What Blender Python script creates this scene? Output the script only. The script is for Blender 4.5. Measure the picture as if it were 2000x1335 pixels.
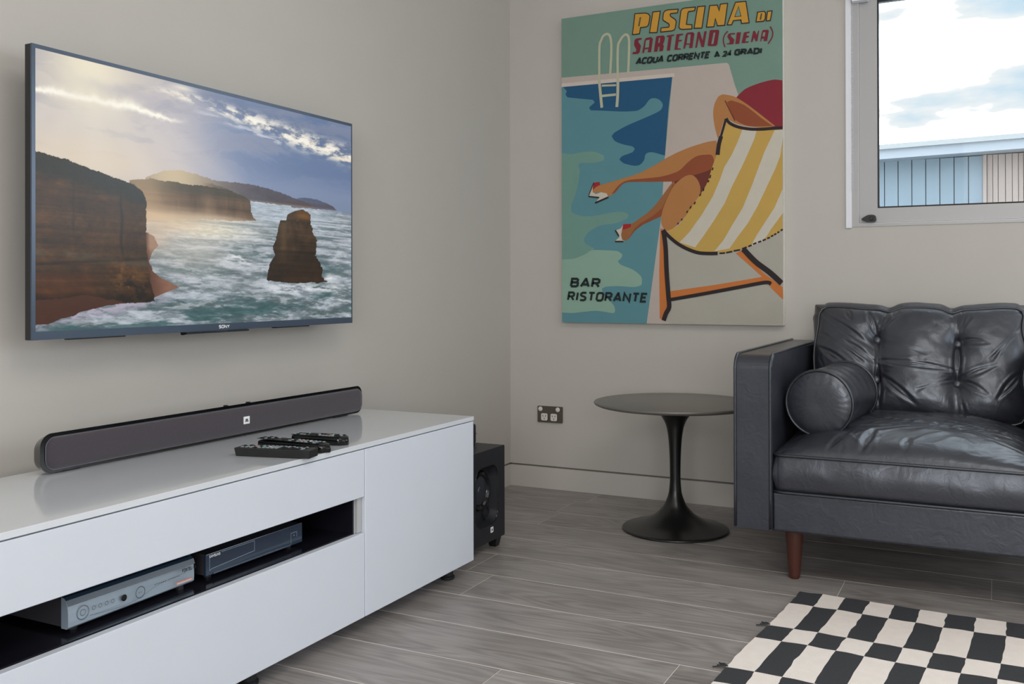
import bpy, bmesh, math, random
import numpy as np
from mathutils import Vector, Matrix, noise as mnoise
from mathutils.geometry import tessellate_polygon
for o in list(bpy.data.objects): bpy.data.objects.remove(o)
SC = bpy.context.scene
COL = SC.collection
rnd = random.Random(7)

# ------------------------------------------------------------------ camera, world, lights, exposure
CAMP = (1.87741766, -3.67092334, 0.85)
def make_camera():
    yaw, pitch, roll, f, sx, sy = 0.4698384115737434, 0.0029697834582260527, -0.0021817555212142346, 1860.0435, 2.0684, 110.5645
    c, s = math.cos(yaw), math.sin(yaw)
    fw = Vector((-s*math.cos(pitch), c*math.cos(pitch), math.sin(pitch)))
    r = Vector((c, s, 0)); u = r.cross(fw)
    r2 = r*math.cos(roll)+u*math.sin(roll); u2 = -r*math.sin(roll)+u*math.cos(roll)
    cam = bpy.data.cameras.new('camera'); o = bpy.data.objects.new('camera', cam); COL.objects.link(o)
    M = Matrix(((r2.x, u2.x, -fw.x, CAMP[0]), (r2.y, u2.y, -fw.y, CAMP[1]), (r2.z, u2.z, -fw.z, CAMP[2]), (0, 0, 0, 1)))
    o.matrix_world = M
    cam.sensor_width = 36; cam.sensor_fit = 'HORIZONTAL'; cam.lens = f/2000*36
    cam.shift_x = -sx/2000; cam.shift_y = -sy/2000
    cam.clip_start = 0.02; cam.clip_end = 200
    SC.camera = o
make_camera()
SC.view_settings.view_transform = 'Standard'; SC.view_settings.look = 'None'
SC.view_settings.gamma = 1; SC.view_settings.exposure = 0; SC.view_settings.use_curve_mapping = False

def s2l(v):
    v = v/255.0
    return v/12.92 if v <= .04045 else ((v+.055)/1.055)**2.4
def C(r, g, b, k=1.0): return (min(1, s2l(r)*k), min(1, s2l(g)*k), min(1, s2l(b)*k), 1)
KW = 1.62           # photographed tone -> surface colour for things in the room's even light

W = bpy.data.worlds.new('sky'); SC.world = W; W.use_nodes = True
nt = W.node_tree; nt.nodes.clear()
out = nt.nodes.new('ShaderNodeOutputWorld'); bg = nt.nodes.new('ShaderNodeBackground')
tc = nt.nodes.new('ShaderNodeTexCoord'); mp = nt.nodes.new('ShaderNodeMapping'); mp.inputs['Scale'].default_value = (1.6, 1.6, 5.0)
mp.inputs['Rotation'].default_value = (0, .35, 0); mp.inputs['Location'].default_value = (5.1, .3, .78)
nz = nt.nodes.new('ShaderNodeTexNoise'); nz.inputs['Scale'].default_value = 2.6; nz.inputs['Detail'].default_value = 5; nz.inputs['Roughness'].default_value = .52
rp = nt.nodes.new('ShaderNodeValToRGB')
rp.color_ramp.elements[0].position = .40; rp.color_ramp.elements[0].color = (.52, .73, .90, 1)
rp.color_ramp.elements[1].position = .62; rp.color_ramp.elements[1].color = (5.2, 5.8, 6.4, 1)
e_ = rp.color_ramp.elements.new(.49); e_.color = (.93, .95, .97, 1)
nt.links.new(tc.outputs['Generated'], mp.inputs['Vector']); nt.links.new(mp.outputs[0], nz.inputs['Vector'])
nt.links.new(nz.outputs['Fac'], rp.inputs['Fac']); nt.links.new(rp.outputs[0], bg.inputs['Color'])
bg.inputs['Strength'].default_value = 1.0; nt.links.new(bg.outputs[0], out.inputs[0])

def area(name, loc, direction, sx, sy, power, col):
    l = bpy.data.lights.new(name, 'AREA'); l.shape = 'RECTANGLE'; l.size = sx; l.size_y = sy; l.energy = power; l.color = col
    o = bpy.data.objects.new(name, l); COL.objects.link(o); o.location = loc
    d = Vector(direction).normalized(); o.rotation_euler = d.to_track_quat('-Z', 'Z').to_euler()
    return o
# area lamps added for daylight: unseen glazing on the right, and the back window right of the view
area('daylight_right', (4.55, -1.9, 1.25), (-1, 0, 0), 1.5, 2.0, 20, (.78, .89, 1.0))
area('rear_fill', (2.8, -6.4, 1.4), (0, 1, 0), 2.4, 1.7, 88, (.98, .98, 1.0))  # added fill before the solid rear wall, brightens the back wall
area('daylight_back_window', (3.15, -.03, 1.5), (0, -1, 0), 2.0, .8, 12, (.95, .97, 1.0))
area('ceiling_fill', (2.6, -3.0, 2.56), (0, 0, -1), 1.6, 1.6, 30, (1.0, .96, .90))  # added overhead fill without a fixture, lifts the cabinet top and floor
# ------------------------------------------------------------------ helpers
def tag(o, label=None, cat=None, group=None, kind=None):
    if label: o['label'] = label
    if cat: o['category'] = cat
    if group: o['group'] = group
    if kind: o['kind'] = kind
    return o
def thing(name, loc, label, cat, group=None):
    o = bpy.data.objects.new(name, None); COL.objects.link(o); o.location = loc; o.empty_display_size = .05
    return tag(o, label, cat, group)
def wloc(p):
    v = Vector((0, 0, 0))
    while p is not None: v = v+p.location; p = p.parent
    return v
def obj(name, V, F, m, parent=None, smooth=False, loc=None, midx=None):
    """V in world coordinates; the object's origin is its parent's origin (or loc)."""
    base = wloc(parent) if parent else Vector(loc or (0, 0, 0))
    me = bpy.data.meshes.new(name)
    me.from_pydata([(v[0]-base.x, v[1]-base.y, v[2]-base.z) for v in V], [], F)
    ms = m if isinstance(m, (list, tuple)) else [m]
    for x in ms: me.materials.append(x)
    if midx is not None: me.polygons.foreach_set('material_index', midx)
    if smooth: me.polygons.foreach_set('use_smooth', [True]*len(me.polygons))
    me.update()
    o = bpy.data.objects.new(name, me); COL.objects.link(o)
    if parent: o.parent = parent
    else: o.location = base
    return o
def merge(*parts):
    V, F = [], []
    for v, f in parts:
        n = len(V); V += list(v); F += [tuple(i+n for i in q) for q in f]
    return V, F
def bm_out(bm):
    bm.verts.index_update()
    V = [tuple(v.co) for v in bm.verts]; F = [tuple(v.index for v in f.verts) for f in bm.faces]; bm.free(); return V, F
def box(lo, hi, bev=0, seg=2):
    V = [(x, y, z) for x in (lo[0], hi[0]) for y in (lo[1], hi[1]) for z in (lo[2], hi[2])]
    F = [(0, 1, 3, 2), (4, 6, 7, 5), (0, 4, 5, 1), (2, 3, 7, 6), (0, 2, 6, 4), (1, 5, 7, 3)]
    if not bev: return V, F
    bm = bmesh.new(); vs = [bm.verts.new(v) for v in V]
    for f in F: bm.faces.new([vs[i] for i in f])
    bmesh.ops.bevel(bm, geom=list(bm.edges), offset=bev, segments=seg, profile=.5, affect='EDGES')
    return bm_out(bm)
def tube(pts, r, n=8, closed=False):
    P = [Vector(p) for p in pts]; V, F = [], []; L = len(P); up = None
    for i, p in enumerate(P):
        a = P[(i-1) % L] if (closed or i > 0) else p; b = P[(i+1) % L] if (closed or i < L-1) else p
        t = (b-a).normalized()
        if up is None:
            up = Vector((0, 0, 1)) if abs(t.z) < .9 else Vector((1, 0, 0))
        s = t.cross(up).normalized(); up = s.cross(t).normalized()
        rr = r[i] if isinstance(r, (list, tuple)) else r
        for k in range(n):
            a_ = 2*math.pi*k/n; V.append(tuple(p+s*math.cos(a_)*rr+up*math.sin(a_)*rr))
    for i in range(L if closed else L-1):
        j = (i+1) % L
        for k in range(n): F.append((i*n+k, i*n+(k+1) % n, j*n+(k+1) % n, j*n+k))
    if not closed:
        F.append(tuple(range(n-1, -1, -1))); F.append(tuple((L-1)*n+k for k in range(n)))
    return V, F
def lathe(prof, c, axis=(0, 0, 1), n=48, cap=True):
    """prof: (radius, height along axis)"""
    ax = Vector(axis).normalized(); h = Vector((1, 0, 0)) if abs(ax.x) < .9 else Vector((0, 1, 0))
    s = ax.cross(h).normalized(); t = ax.cross(s); c = Vector(c); V, F = [], []
    for r, z in prof:
        for k in range(n):
            a = 2*math.pi*k/n; V.append(tuple(c+ax*z+(s*math.cos(a)+t*math.sin(a))*r))
    for i in range(len(prof)-1):
        for k in range(n): F.append((i*n+k, i*n+(k+1) % n, (i+1)*n+(k+1) % n, (i+1)*n+k))
    if cap:
        F.append(tuple(range(n-1, -1, -1))); F.append(tuple((len(prof)-1)*n+k for k in range(n)))
    return V, F
def extrude(poly, axis, a, b):
    """closed 2D polygon in the plane across `axis` (0: (y,z), 1: (x,z), 2: (x,y)) pushed from a to b"""
    def mk(p, t): return (t, p[0], p[1]) if axis == 0 else (p[0], t, p[1]) if axis == 1 else (p[0], p[1], t)
    n = len(poly); V = [mk(p, a) for p in poly]+[mk(p, b) for p in poly]
    F = [(i, (i+1) % n, n+(i+1) % n, n+i) for i in range(n)]+[tuple(range(n-1, -1, -1)), tuple(range(n, 2*n))]
    return V, F
def rrect(a0, b0, a1, b1, r, n=6):
    out = []
    for cx, cy, s in ((a1-r, b1-r, 0), (a0+r, b1-r, 1), (a0+r, b0+r, 2), (a1-r, b0+r, 3)):
        for k in range(n+1):
            t = math.pi/2*(s+k/n); out.append((cx+r*math.cos(t), cy+r*math.sin(t)))
    return out
def catmull(P, closed, n=5):
    L = len(P); out = []
    rng = range(L if closed else L-1)
    for i in rng:
        p0 = P[(i-1) % L] if closed or i > 0 else P[i]; p1 = P[i]; p2 = P[(i+1) % L]; p3 = P[(i+2) % L] if closed or i < L-2 else p2
        for k in range(n):
            t = k/n
            out.append(tuple(.5*((2*b)+(-a+c)*t+(2*a-5*b+4*c-d)*t*t+(-a+3*b-3*c+d)*t**3) for a, b, c, d in zip(p0, p1, p2, p3)))
    if not closed: out.append(tuple(P[-1]))
    return out
def rounded(P, n=5):
    """closed outline smoothed between its points, with sharp turns and long straight sides kept"""
    L = len(P); Q = [Vector((p[0], p[1])) for p in P]; T_ = []
    for i in range(L):
        a, b, c = Q[i-1], Q[i], Q[(i+1) % L]; d1, d2 = b-a, c-b
        if d1.length < 1e-6 or d2.length < 1e-6: T_.append(Vector((0, 0))); continue
        if d1.normalized().dot(d2.normalized()) < .25 or b.x <= 2 or b.x >= 903 or b.y <= 2 or max(d1.length, d2.length) > 150: T_.append(Vector((0, 0))); continue
        T_.append((c-a).normalized()*min(d1.length, d2.length))
    out = []
    for i in range(L):
        p, q, m0, m1 = Q[i], Q[(i+1) % L], T_[i], T_[(i+1) % L]
        if m0.length == 0 and m1.length == 0: out.append(tuple(p)); continue
        for k in range(n):
            t = k/n; out.append(tuple(p*(2*t**3-3*t*t+1)+m0*(t**3-2*t*t+t)+q*(3*t*t-2*t**3)+m1*(t**3-t*t)))
    return out
def ribbon(P, w, cap=0.5):
    P = [Vector((p[0], p[1])) for p in P]; L = len(P); V, F = [], []
    closed = (P[0]-P[-1]).length < 1e-9
    if closed: P = P[:-1]; L -= 1
    for i in range(L):
        a = P[(i-1) % L] if closed or i > 0 else None; b = P[(i+1) % L] if closed or i < L-1 else None
        p = P[i]
        d1 = (p-a).normalized() if a is not None else None; d2 = (b-p).normalized() if b is not None else None
        if d1 is None: p = p-d2*w*cap*.5*0; d = d2; k = 1
        elif d2 is None: d = d1; k = 1
        else:
            d = (d1+d2); d = d.normalized() if d.length > 1e-6 else d2; k = 1/max(.45, abs(d.dot(d2)))
        nrm = Vector((-d.y, d.x))*w*.5*k
        V += [tuple(p+nrm), tuple(p-nrm)]
    for i in range(L if closed else L-1):
        j = (i+1) % L; F.append((2*i, 2*i+1, 2*j+1, 2*j))
    return V, F
GL = {
 'A': (.8, [[(0, 0), (.38, 1), (.43, 1), (.8, 0)], [(.14, .28), (.67, .28)]]),
 'B': (.7, [[(0, 0), (0, 1), (.5, 1), (.62, .88), (.62, .64), (.5, .53), (0, .53)], [(.5, .53), (.68, .4), (.68, .14), (.54, 0), (0, 0)]]),
 'C': (.68, [[(.68, .84), (.54, 1), (.18, 1), (0, .82), (0, .18), (.16, 0), (.52, 0), (.68, .16)]]),
 'D': (.7, [[(0, 0), (0, 1), (.5, 1), (.7, .8), (.7, .2), (.5, 0), (0, 0)]]),
 'E': (.6, [[(.6, 1), (0, 1), (0, 0), (.6, 0)], [(0, .52), (.5, .52)]]),
 'F': (.6, [[(.6, 1), (0, 1), (0, 0)], [(0, .52), (.5, .52)]]),
 'G': (.72, [[(.7, .84), (.54, 1), (.18, 1), (0, .82), (0, .18), (.16, 0), (.54, 0), (.72, .16), (.72, .5), (.42, .5)]]),
 'I': (.12, [[(.06, 0), (.06, 1)]]),
 'J': (.5, [[(.5, 1), (.5, .16), (.36, 0), (.12, 0), (0, .14)]]),
 'L': (.55, [[(0, 1), (0, 0), (.55, 0)]]),
 'M': (.9, [[(0, 0), (0, 1), (.45, .3), (.9, 1), (.9, 0)]]),
 'N': (.72, [[(0, 0), (0, 1), (.72, 0), (.72, 1)]]),
 'O': (.74, [[(.18, 0), (0, .18), (0, .82), (.18, 1), (.56, 1), (.74, .82), (.74, .18), (.56, 0), (.18, 0)]]),
 'P': (.66, [[(0, 0), (0, 1), (.5, 1), (.66, .86), (.66, .56), (.5, .42), (0, .42)]]),
 'Q': (.78, [[(.18, 0), (0, .18), (0, .82), (.18, 1), (.56, 1), (.74, .82), (.74, .18), (.56, 0), (.18, 0)], [(.45, .3), (.8, -.08)]]),
 'R': (.7, [[(0, 0), (0, 1), (.5, 1), (.66, .86), (.66, .6), (.5, .48), (0, .48)], [(.36, .48), (.7, 0)]]),
 'S': (.66, [[(.66, .98), (.2, 1), (.02, .86), (.02, .68), (.16, .56), (.5, .46), (.64, .34), (.64, .14), (.48, 0), (0, .02)]]),
 'T': (.68, [[(0, 1), (.68, 1)], [(.34, 1), (.34, 0)]]),
 'U': (.7, [[(0, 1), (0, .18), (.16, 0), (.54, 0), (.7, .18), (.7, 1)]]),
 'X': (.68, [[(0, 0), (.68, 1)], [(0, 1), (.68, 0)]]),
 'Y': (.7, [[(0, 1), (.35, .5), (.7, 1)], [(.35, .5), (.35, 0)]]),
 'i': (.12, [[(.06, 0), (.06, .66)], [(.06, .84), (.06, 1)]]),
 '2': (.62, [[(0, .82), (.14, 1), (.48, 1), (.62, .84), (.6, .6), (0, 0), (.64, 0)]]),
 '4': (.68, [[(.5, 0), (.5, 1), (0, .3), (.68, .3)]]),
 '(': (.24, [[(.24, 1.15), (.05, .8), (0, .45), (.05, .1), (.2, -.2)]]),
 ')': (.24, [[(.06, 1.15), (.22, .8), (.24, .45), (.16, .1), (0, -.2)]]),
 ' ': (.3, []),
}
def strokes(s, W_, H_, gap=.26, skew=0):
    tot = sum(GL[c][0] for c in s)+gap*(len(s)-1); k = W_/tot; x = 0; out = []
    for c in s:
        w, L = GL[c]
        for pl in L: out.append([((x+px)*k+skew*H_*py, py*H_) for px, py in pl])
        x += w+gap
    return out
def flat_text(s, W_, H_, wt, place, skew=0, gap=.26):
    parts = []
    for i, pl in enumerate(strokes(s, W_, H_, gap, skew)):
        V, F = ribbon(pl, wt); W3 = [Vector(place(a, b)) for a, b in V]
        nv = (Vector(place(1, 0))-Vector(place(0, 0))).cross(Vector(place(0, 1))-Vector(place(0, 0))).normalized()*(.00002*(i % 5))
        parts.append(([tuple(v+nv) for v in W3], F))
    return merge(*parts)

# ------------------------------------------------------------------ materials
MATS = {}
def mat(name, col, rough=.5, metal=0., bump=0., bscale=200., var=0., vscale=8., coat=0., spec=.5, stretch=(1, 1, 1), rvar=0.):
    m = bpy.data.materials.new(name); m.use_nodes = True; n = m.node_tree; b = n.nodes['Principled BSDF']
    b.inputs['Base Color'].default_value = col; b.inputs['Roughness'].default_value = rough; b.inputs['Metallic'].default_value = metal
    b.inputs['Coat Weight'].default_value = coat; b.inputs['Coat Roughness'].default_value = .12; b.inputs['Specular IOR Level'].default_value = spec
    g = n.nodes.new('ShaderNodeNewGeometry'); mpn = n.nodes.new('ShaderNodeMapping'); mpn.inputs['Scale'].default_value = stretch
    n.links.new(g.outputs['Position'], mpn.inputs['Vector'])
    t = n.nodes.new('ShaderNodeTexNoise'); t.inputs['Scale'].default_value = vscale; t.inputs['Detail'].default_value = 4
    n.links.new(mpn.outputs[0], t.inputs['Vector'])
    mx = n.nodes.new('ShaderNodeMix'); mx.data_type = 'RGBA'
    v = max(var, .02)
    mx.inputs['A'].default_value = tuple(c*(1-v) for c in col[:3])+(1,); mx.inputs['B'].default_value = tuple(min(1, c*(1+v)) for c in col[:3])+(1,)
    n.links.new(t.outputs['Fac'], mx.inputs['Factor']); n.links.new(mx.outputs['Result'], b.inputs['Base Color'])
    if rvar:
        mr = n.nodes.new('ShaderNodeMapRange'); mr.inputs['To Min'].default_value = rough-rvar; mr.inputs['To Max'].default_value = rough+rvar
        n.links.new(t.outputs['Fac'], mr.inputs['Value']); n.links.new(mr.outputs[0], b.inputs['Roughness'])
    if bump:
        t2 = n.nodes.new('ShaderNodeTexNoise'); t2.inputs['Scale'].default_value = bscale; t2.inputs['Detail'].default_value = 3
        n.links.new(mpn.outputs[0], t2.inputs['Vector'])
        bn = n.nodes.new('ShaderNodeBump'); bn.inputs['Strength'].default_value = bump; bn.inputs['Distance'].default_value = .002
        n.links.new(t2.outputs['Fac'], bn.inputs['Height']); n.links.new(bn.outputs[0], b.inputs['Normal'])
    MATS[name] = m; return m
M_wall = mat('warm_grey_paint', C(160, 157, 152, 1.6), .72, bump=.08, bscale=350, var=.015)
M_base = mat('baseboard_paint', C(164, 161, 156, 1.65), .5)
M_gap = mat('shadow_gap', C(120, 116, 110), .8)
M_ceil = mat('ceiling_paint', C(225, 222, 216), .8)
M_white = mat('white_lacquer', C(202, 208, 218, 1.2), .42, spec=.4)
M_gloss = mat('gloss_white_top', C(203, 208, 214, 1.25), .06, coat=.6)
M_edge = mat('drawer_edge', C(170, 172, 172, 1.2), .5)
M_slot = mat('black_laminate', C(26, 26, 34), .14)
M_alu = mat('aluminium', C(160, 160, 160, 1.3), .45, metal=.15)
M_aluw = mat('white_powdercoat', C(200, 202, 208, 1.5), .5)
M_rubber = mat('black_rubber', C(28, 30, 32), .6)
M_black = mat('black_plastic', C(26, 27, 29), .38)
M_piano = mat('gloss_black_plastic', C(12, 14, 15), .14, coat=.1, spec=.35)
M_bezel = mat('blue_grey_bezel', C(78, 92, 110, 1.0), .28, metal=.3)
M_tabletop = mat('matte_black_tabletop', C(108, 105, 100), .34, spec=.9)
M_pedestal = mat('satin_black_metal', C(22, 22, 22), .32, spec=.6)
M_legw = mat('walnut_stain', C(74, 38, 28, 1.1), .38, var=.3, vscale=30, stretch=(6, 6, 1))
M_sub = mat('black_ash_vinyl', C(34, 36, 42), .45, bump=.05)
M_cone = mat('driver_cone', C(75, 80, 88), .25, metal=.6)
M_logo = mat('logo_white', C(225, 225, 228, 1.2), .5)
M_silver = mat('brushed_silver', C(150, 165, 178, 1.35), .34, metal=.35, var=.08, vscale=40, stretch=(1, .3, 60))
M_silverside = mat('dark_grey_metal_case', C(62, 62, 68), .45)
M_steelplate = mat('bronze_grey_plate', C(92, 86, 80, 1.3), .35, metal=.5)
M_socket = mat('socket_white', C(190, 187, 180, 1.5), .45)
M_darkhole = mat('socket_slot_black', C(50, 48, 45), .6)
M_glass = bpy.data.materials.new('window_glass'); M_glass.use_nodes = True
_n = M_glass.node_tree; _n.nodes.clear(); _o = _n.nodes.new('ShaderNodeOutputMaterial'); _t = _n.nodes.new('ShaderNodeBsdfTransparent'); _g = _n.nodes.new('ShaderNodeBsdfGlossy'); _m = _n.nodes.new('ShaderNodeMixShader'); _f = _n.nodes.new('ShaderNodeFresnel')
_g.inputs['Roughness'].default_value = .02; _f.inputs['IOR'].default_value = 1.12; _t.inputs['Color'].default_value = (.97, .985, .98, 1)
_n.links.new(_f.outputs[0], _m.inputs[0]); _n.links.new(_t.outputs[0], _m.inputs[1]); _n.links.new(_g.outputs[0], _m.inputs[2]); _n.links.new(_m.outputs[0], _o.inputs[0])

def mat_grille():
    m = mat('speaker_cloth', C(62, 56, 64), .85)
    n = m.node_tree; b = n.nodes['Principled BSDF']; g = n.nodes.new('ShaderNodeNewGeometry'); w = n.nodes.new('ShaderNodeTexVoronoi'); w.inputs['Scale'].default_value = 450
    n.links.new(g.outputs['Position'], w.inputs['Vector']); bn = n.nodes.new('ShaderNodeBump'); bn.inputs['Strength'].default_value = .4; bn.inputs['Distance'].default_value = .001
    n.links.new(w.outputs['Distance'], bn.inputs['Height']); n.links.new(bn.outputs[0], b.inputs['Normal']); b.inputs['Sheen Weight'].default_value = .3
    return m
M_grille = mat_grille()

def mat_leather(name, col, rough=.36, bump=.25, scratch=.0):
    m = mat(name, col, rough, var=.22, vscale=9, rvar=.1, spec=1.0)
    n = m.node_tree; b = n.nodes['Principled BSDF']; g = n.nodes.new('ShaderNodeNewGeometry')
    a = n.nodes.new('ShaderNodeTexNoise'); a.inputs['Scale'].default_value = 26; a.inputs['Detail'].default_value = 6; a.inputs['Distortion'].default_value = 1.2
    v = n.nodes.new('ShaderNodeTexVoronoi'); v.inputs['Scale'].default_value = 420
    for t in (a, v): n.links.new(g.outputs['Position'], t.inputs['Vector'])
    b1 = n.nodes.new('ShaderNodeBump'); b1.inputs['Strength'].default_value = bump; b1.inputs['Distance'].default_value = .006
    b2 = n.nodes.new('ShaderNodeBump'); b2.inputs['Strength'].default_value = .12; b2.inputs['Distance'].default_value = .0006
    n.links.new(a.outputs['Fac'], b1.inputs['Height']); n.links.new(v.outputs['Distance'], b2.inputs['Height']); n.links.new(b1.outputs[0], b2.inputs['Normal']); n.links.new(b2.outputs[0], b.inputs['Normal'])
    return m
M_leather = mat_leather('black_leather', C(43, 45, 54), .34, .2)
M_leatherC = mat_leather('cushion_leather', C(46, 47, 54), .35, .24)
M_pipe = mat_leather('piping_leather', C(24, 25, 31), .40, .1)
M_button = mat_leather('button_leather', C(48, 49, 56), .4, .1)

for _m in (M_leather, M_leatherC, M_pipe, M_button):
    _b = _m.node_tree.nodes['Principled BSDF']; _b.inputs['Specular Tint'].default_value = (.82, .90, 1, 1); _b.inputs['Coat Weight'].default_value = .22; _b.inputs['Coat Roughness'].default_value = .30  # blue specular tint stands in for bluish daylight in the highlights
def mat_wood():
    m = bpy.data.materials.new('grey_oak_boards'); m.use_nodes = True; n = m.node_tree; b = n.nodes['Principled BSDF']; N = n.nodes.new; L = n.links.new
    g = N('ShaderNodeNewGeometry'); oi = N('ShaderNodeObjectInfo')
    mu = N('ShaderNodeMath'); mu.operation = 'MULTIPLY'; mu.inputs[1].default_value = 37; L(oi.outputs['Random'], mu.inputs[0])
    cb = N('ShaderNodeCombineXYZ'); L(mu.outputs[0], cb.inputs[0]); L(mu.outputs[0], cb.inputs[1])
    ad = N('ShaderNodeVectorMath'); ad.operation = 'ADD'; L(g.outputs['Position'], ad.inputs[0]); L(cb.outputs[0], ad.inputs[1])
    mp1 = N('ShaderNodeMapping'); mp1.inputs['Scale'].default_value = (1.1, 6.5, 1); L(ad.outputs[0], mp1.inputs['Vector'])
    n1 = N('ShaderNodeTexNoise'); n1.inputs['Scale'].default_value = 1.0; n1.inputs['Detail'].default_value = 2.2; n1.inputs['Roughness'].default_value = .45; L(mp1.outputs[0], n1.inputs['Vector'])
    m1 = N('ShaderNodeMath'); m1.operation = 'MULTIPLY'; m1.inputs[1].default_value = 120; L(n1.outputs['Fac'], m1.inputs[0])
    s1 = N('ShaderNodeMath'); s1.operation = 'SINE'; L(m1.outputs[0], s1.inputs[0])
    mp2 = N('ShaderNodeMapping'); mp2.inputs['Scale'].default_value = (5, 150, 1); L(ad.outputs[0], mp2.inputs['Vector'])
    n2 = N('ShaderNodeTexNoise'); n2.inputs['Scale'].default_value = 1; n2.inputs['Detail'].default_value = 5; L(mp2.outputs[0], n2.inputs['Vector'])
    mp3 = N('ShaderNodeMapping'); mp3.inputs['Scale'].default_value = (1.4, 5, 1); L(ad.outputs[0], mp3.inputs['Vector'])
    n3 = N('ShaderNodeTexNoise'); n3.inputs['Scale'].default_value = 1.6; n3.inputs['Detail'].default_value = 4; L(mp3.outputs[0], n3.inputs['Vector'])
    # f = .5 + .09*rings + .5*(fine-.5) + .45*(patch-.5) + .25*(rand-.5)
    def ma(x, k, addn):
        q = N('ShaderNodeMath'); q.operation = 'MULTIPLY_ADD'; L(x, q.inputs[0]); q.inputs[1].default_value = k
        if isinstance(addn, float): q.inputs[2].default_value = addn
        else: L(addn, q.inputs[2])
        return q.outputs[0]
    f = ma(s1.outputs[0], .085, .5-.30-.45-.06); f = ma(n2.outputs['Fac'], .6, f); f = ma(n3.outputs['Fac'], .9, f); f = ma(oi.outputs['Random'], .12, f)
    r = N('ShaderNodeValToRGB'); e = r.color_ramp.elements; e[0].position = .12; e[0].color = C(95, 90, 87, 1.5); e[1].position = .88; e[1].color = C(144, 140, 138, 1.7)
    L(f, r.inputs['Fac']); L(r.outputs[0], b.inputs['Base Color'])
    b.inputs['Roughness'].default_value = .38; b.inputs['Specular IOR Level'].default_value = .42
    bp = N('ShaderNodeBump'); bp.inputs['Strength'].default_value = .12; bp.inputs['Distance'].default_value = .001; L(f, bp.inputs['Height']); L(bp.outputs[0], b.inputs['Normal'])
    return m
M_wood = mat_wood()
M_seam = mat('seam_highlight', C(195, 188, 182, 1.5), .6)  # pale colour puts the lit bevel edges of the planks into the seams
M_woolw = mat('undyed_wool', C(205, 198, 192, 1.5), .9, bump=.6, bscale=380, var=.06, vscale=40)
M_woolb = mat('charcoal_wool', C(52, 54, 58, 1.1), .95, bump=.7, bscale=380, var=.35, vscale=300)

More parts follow.
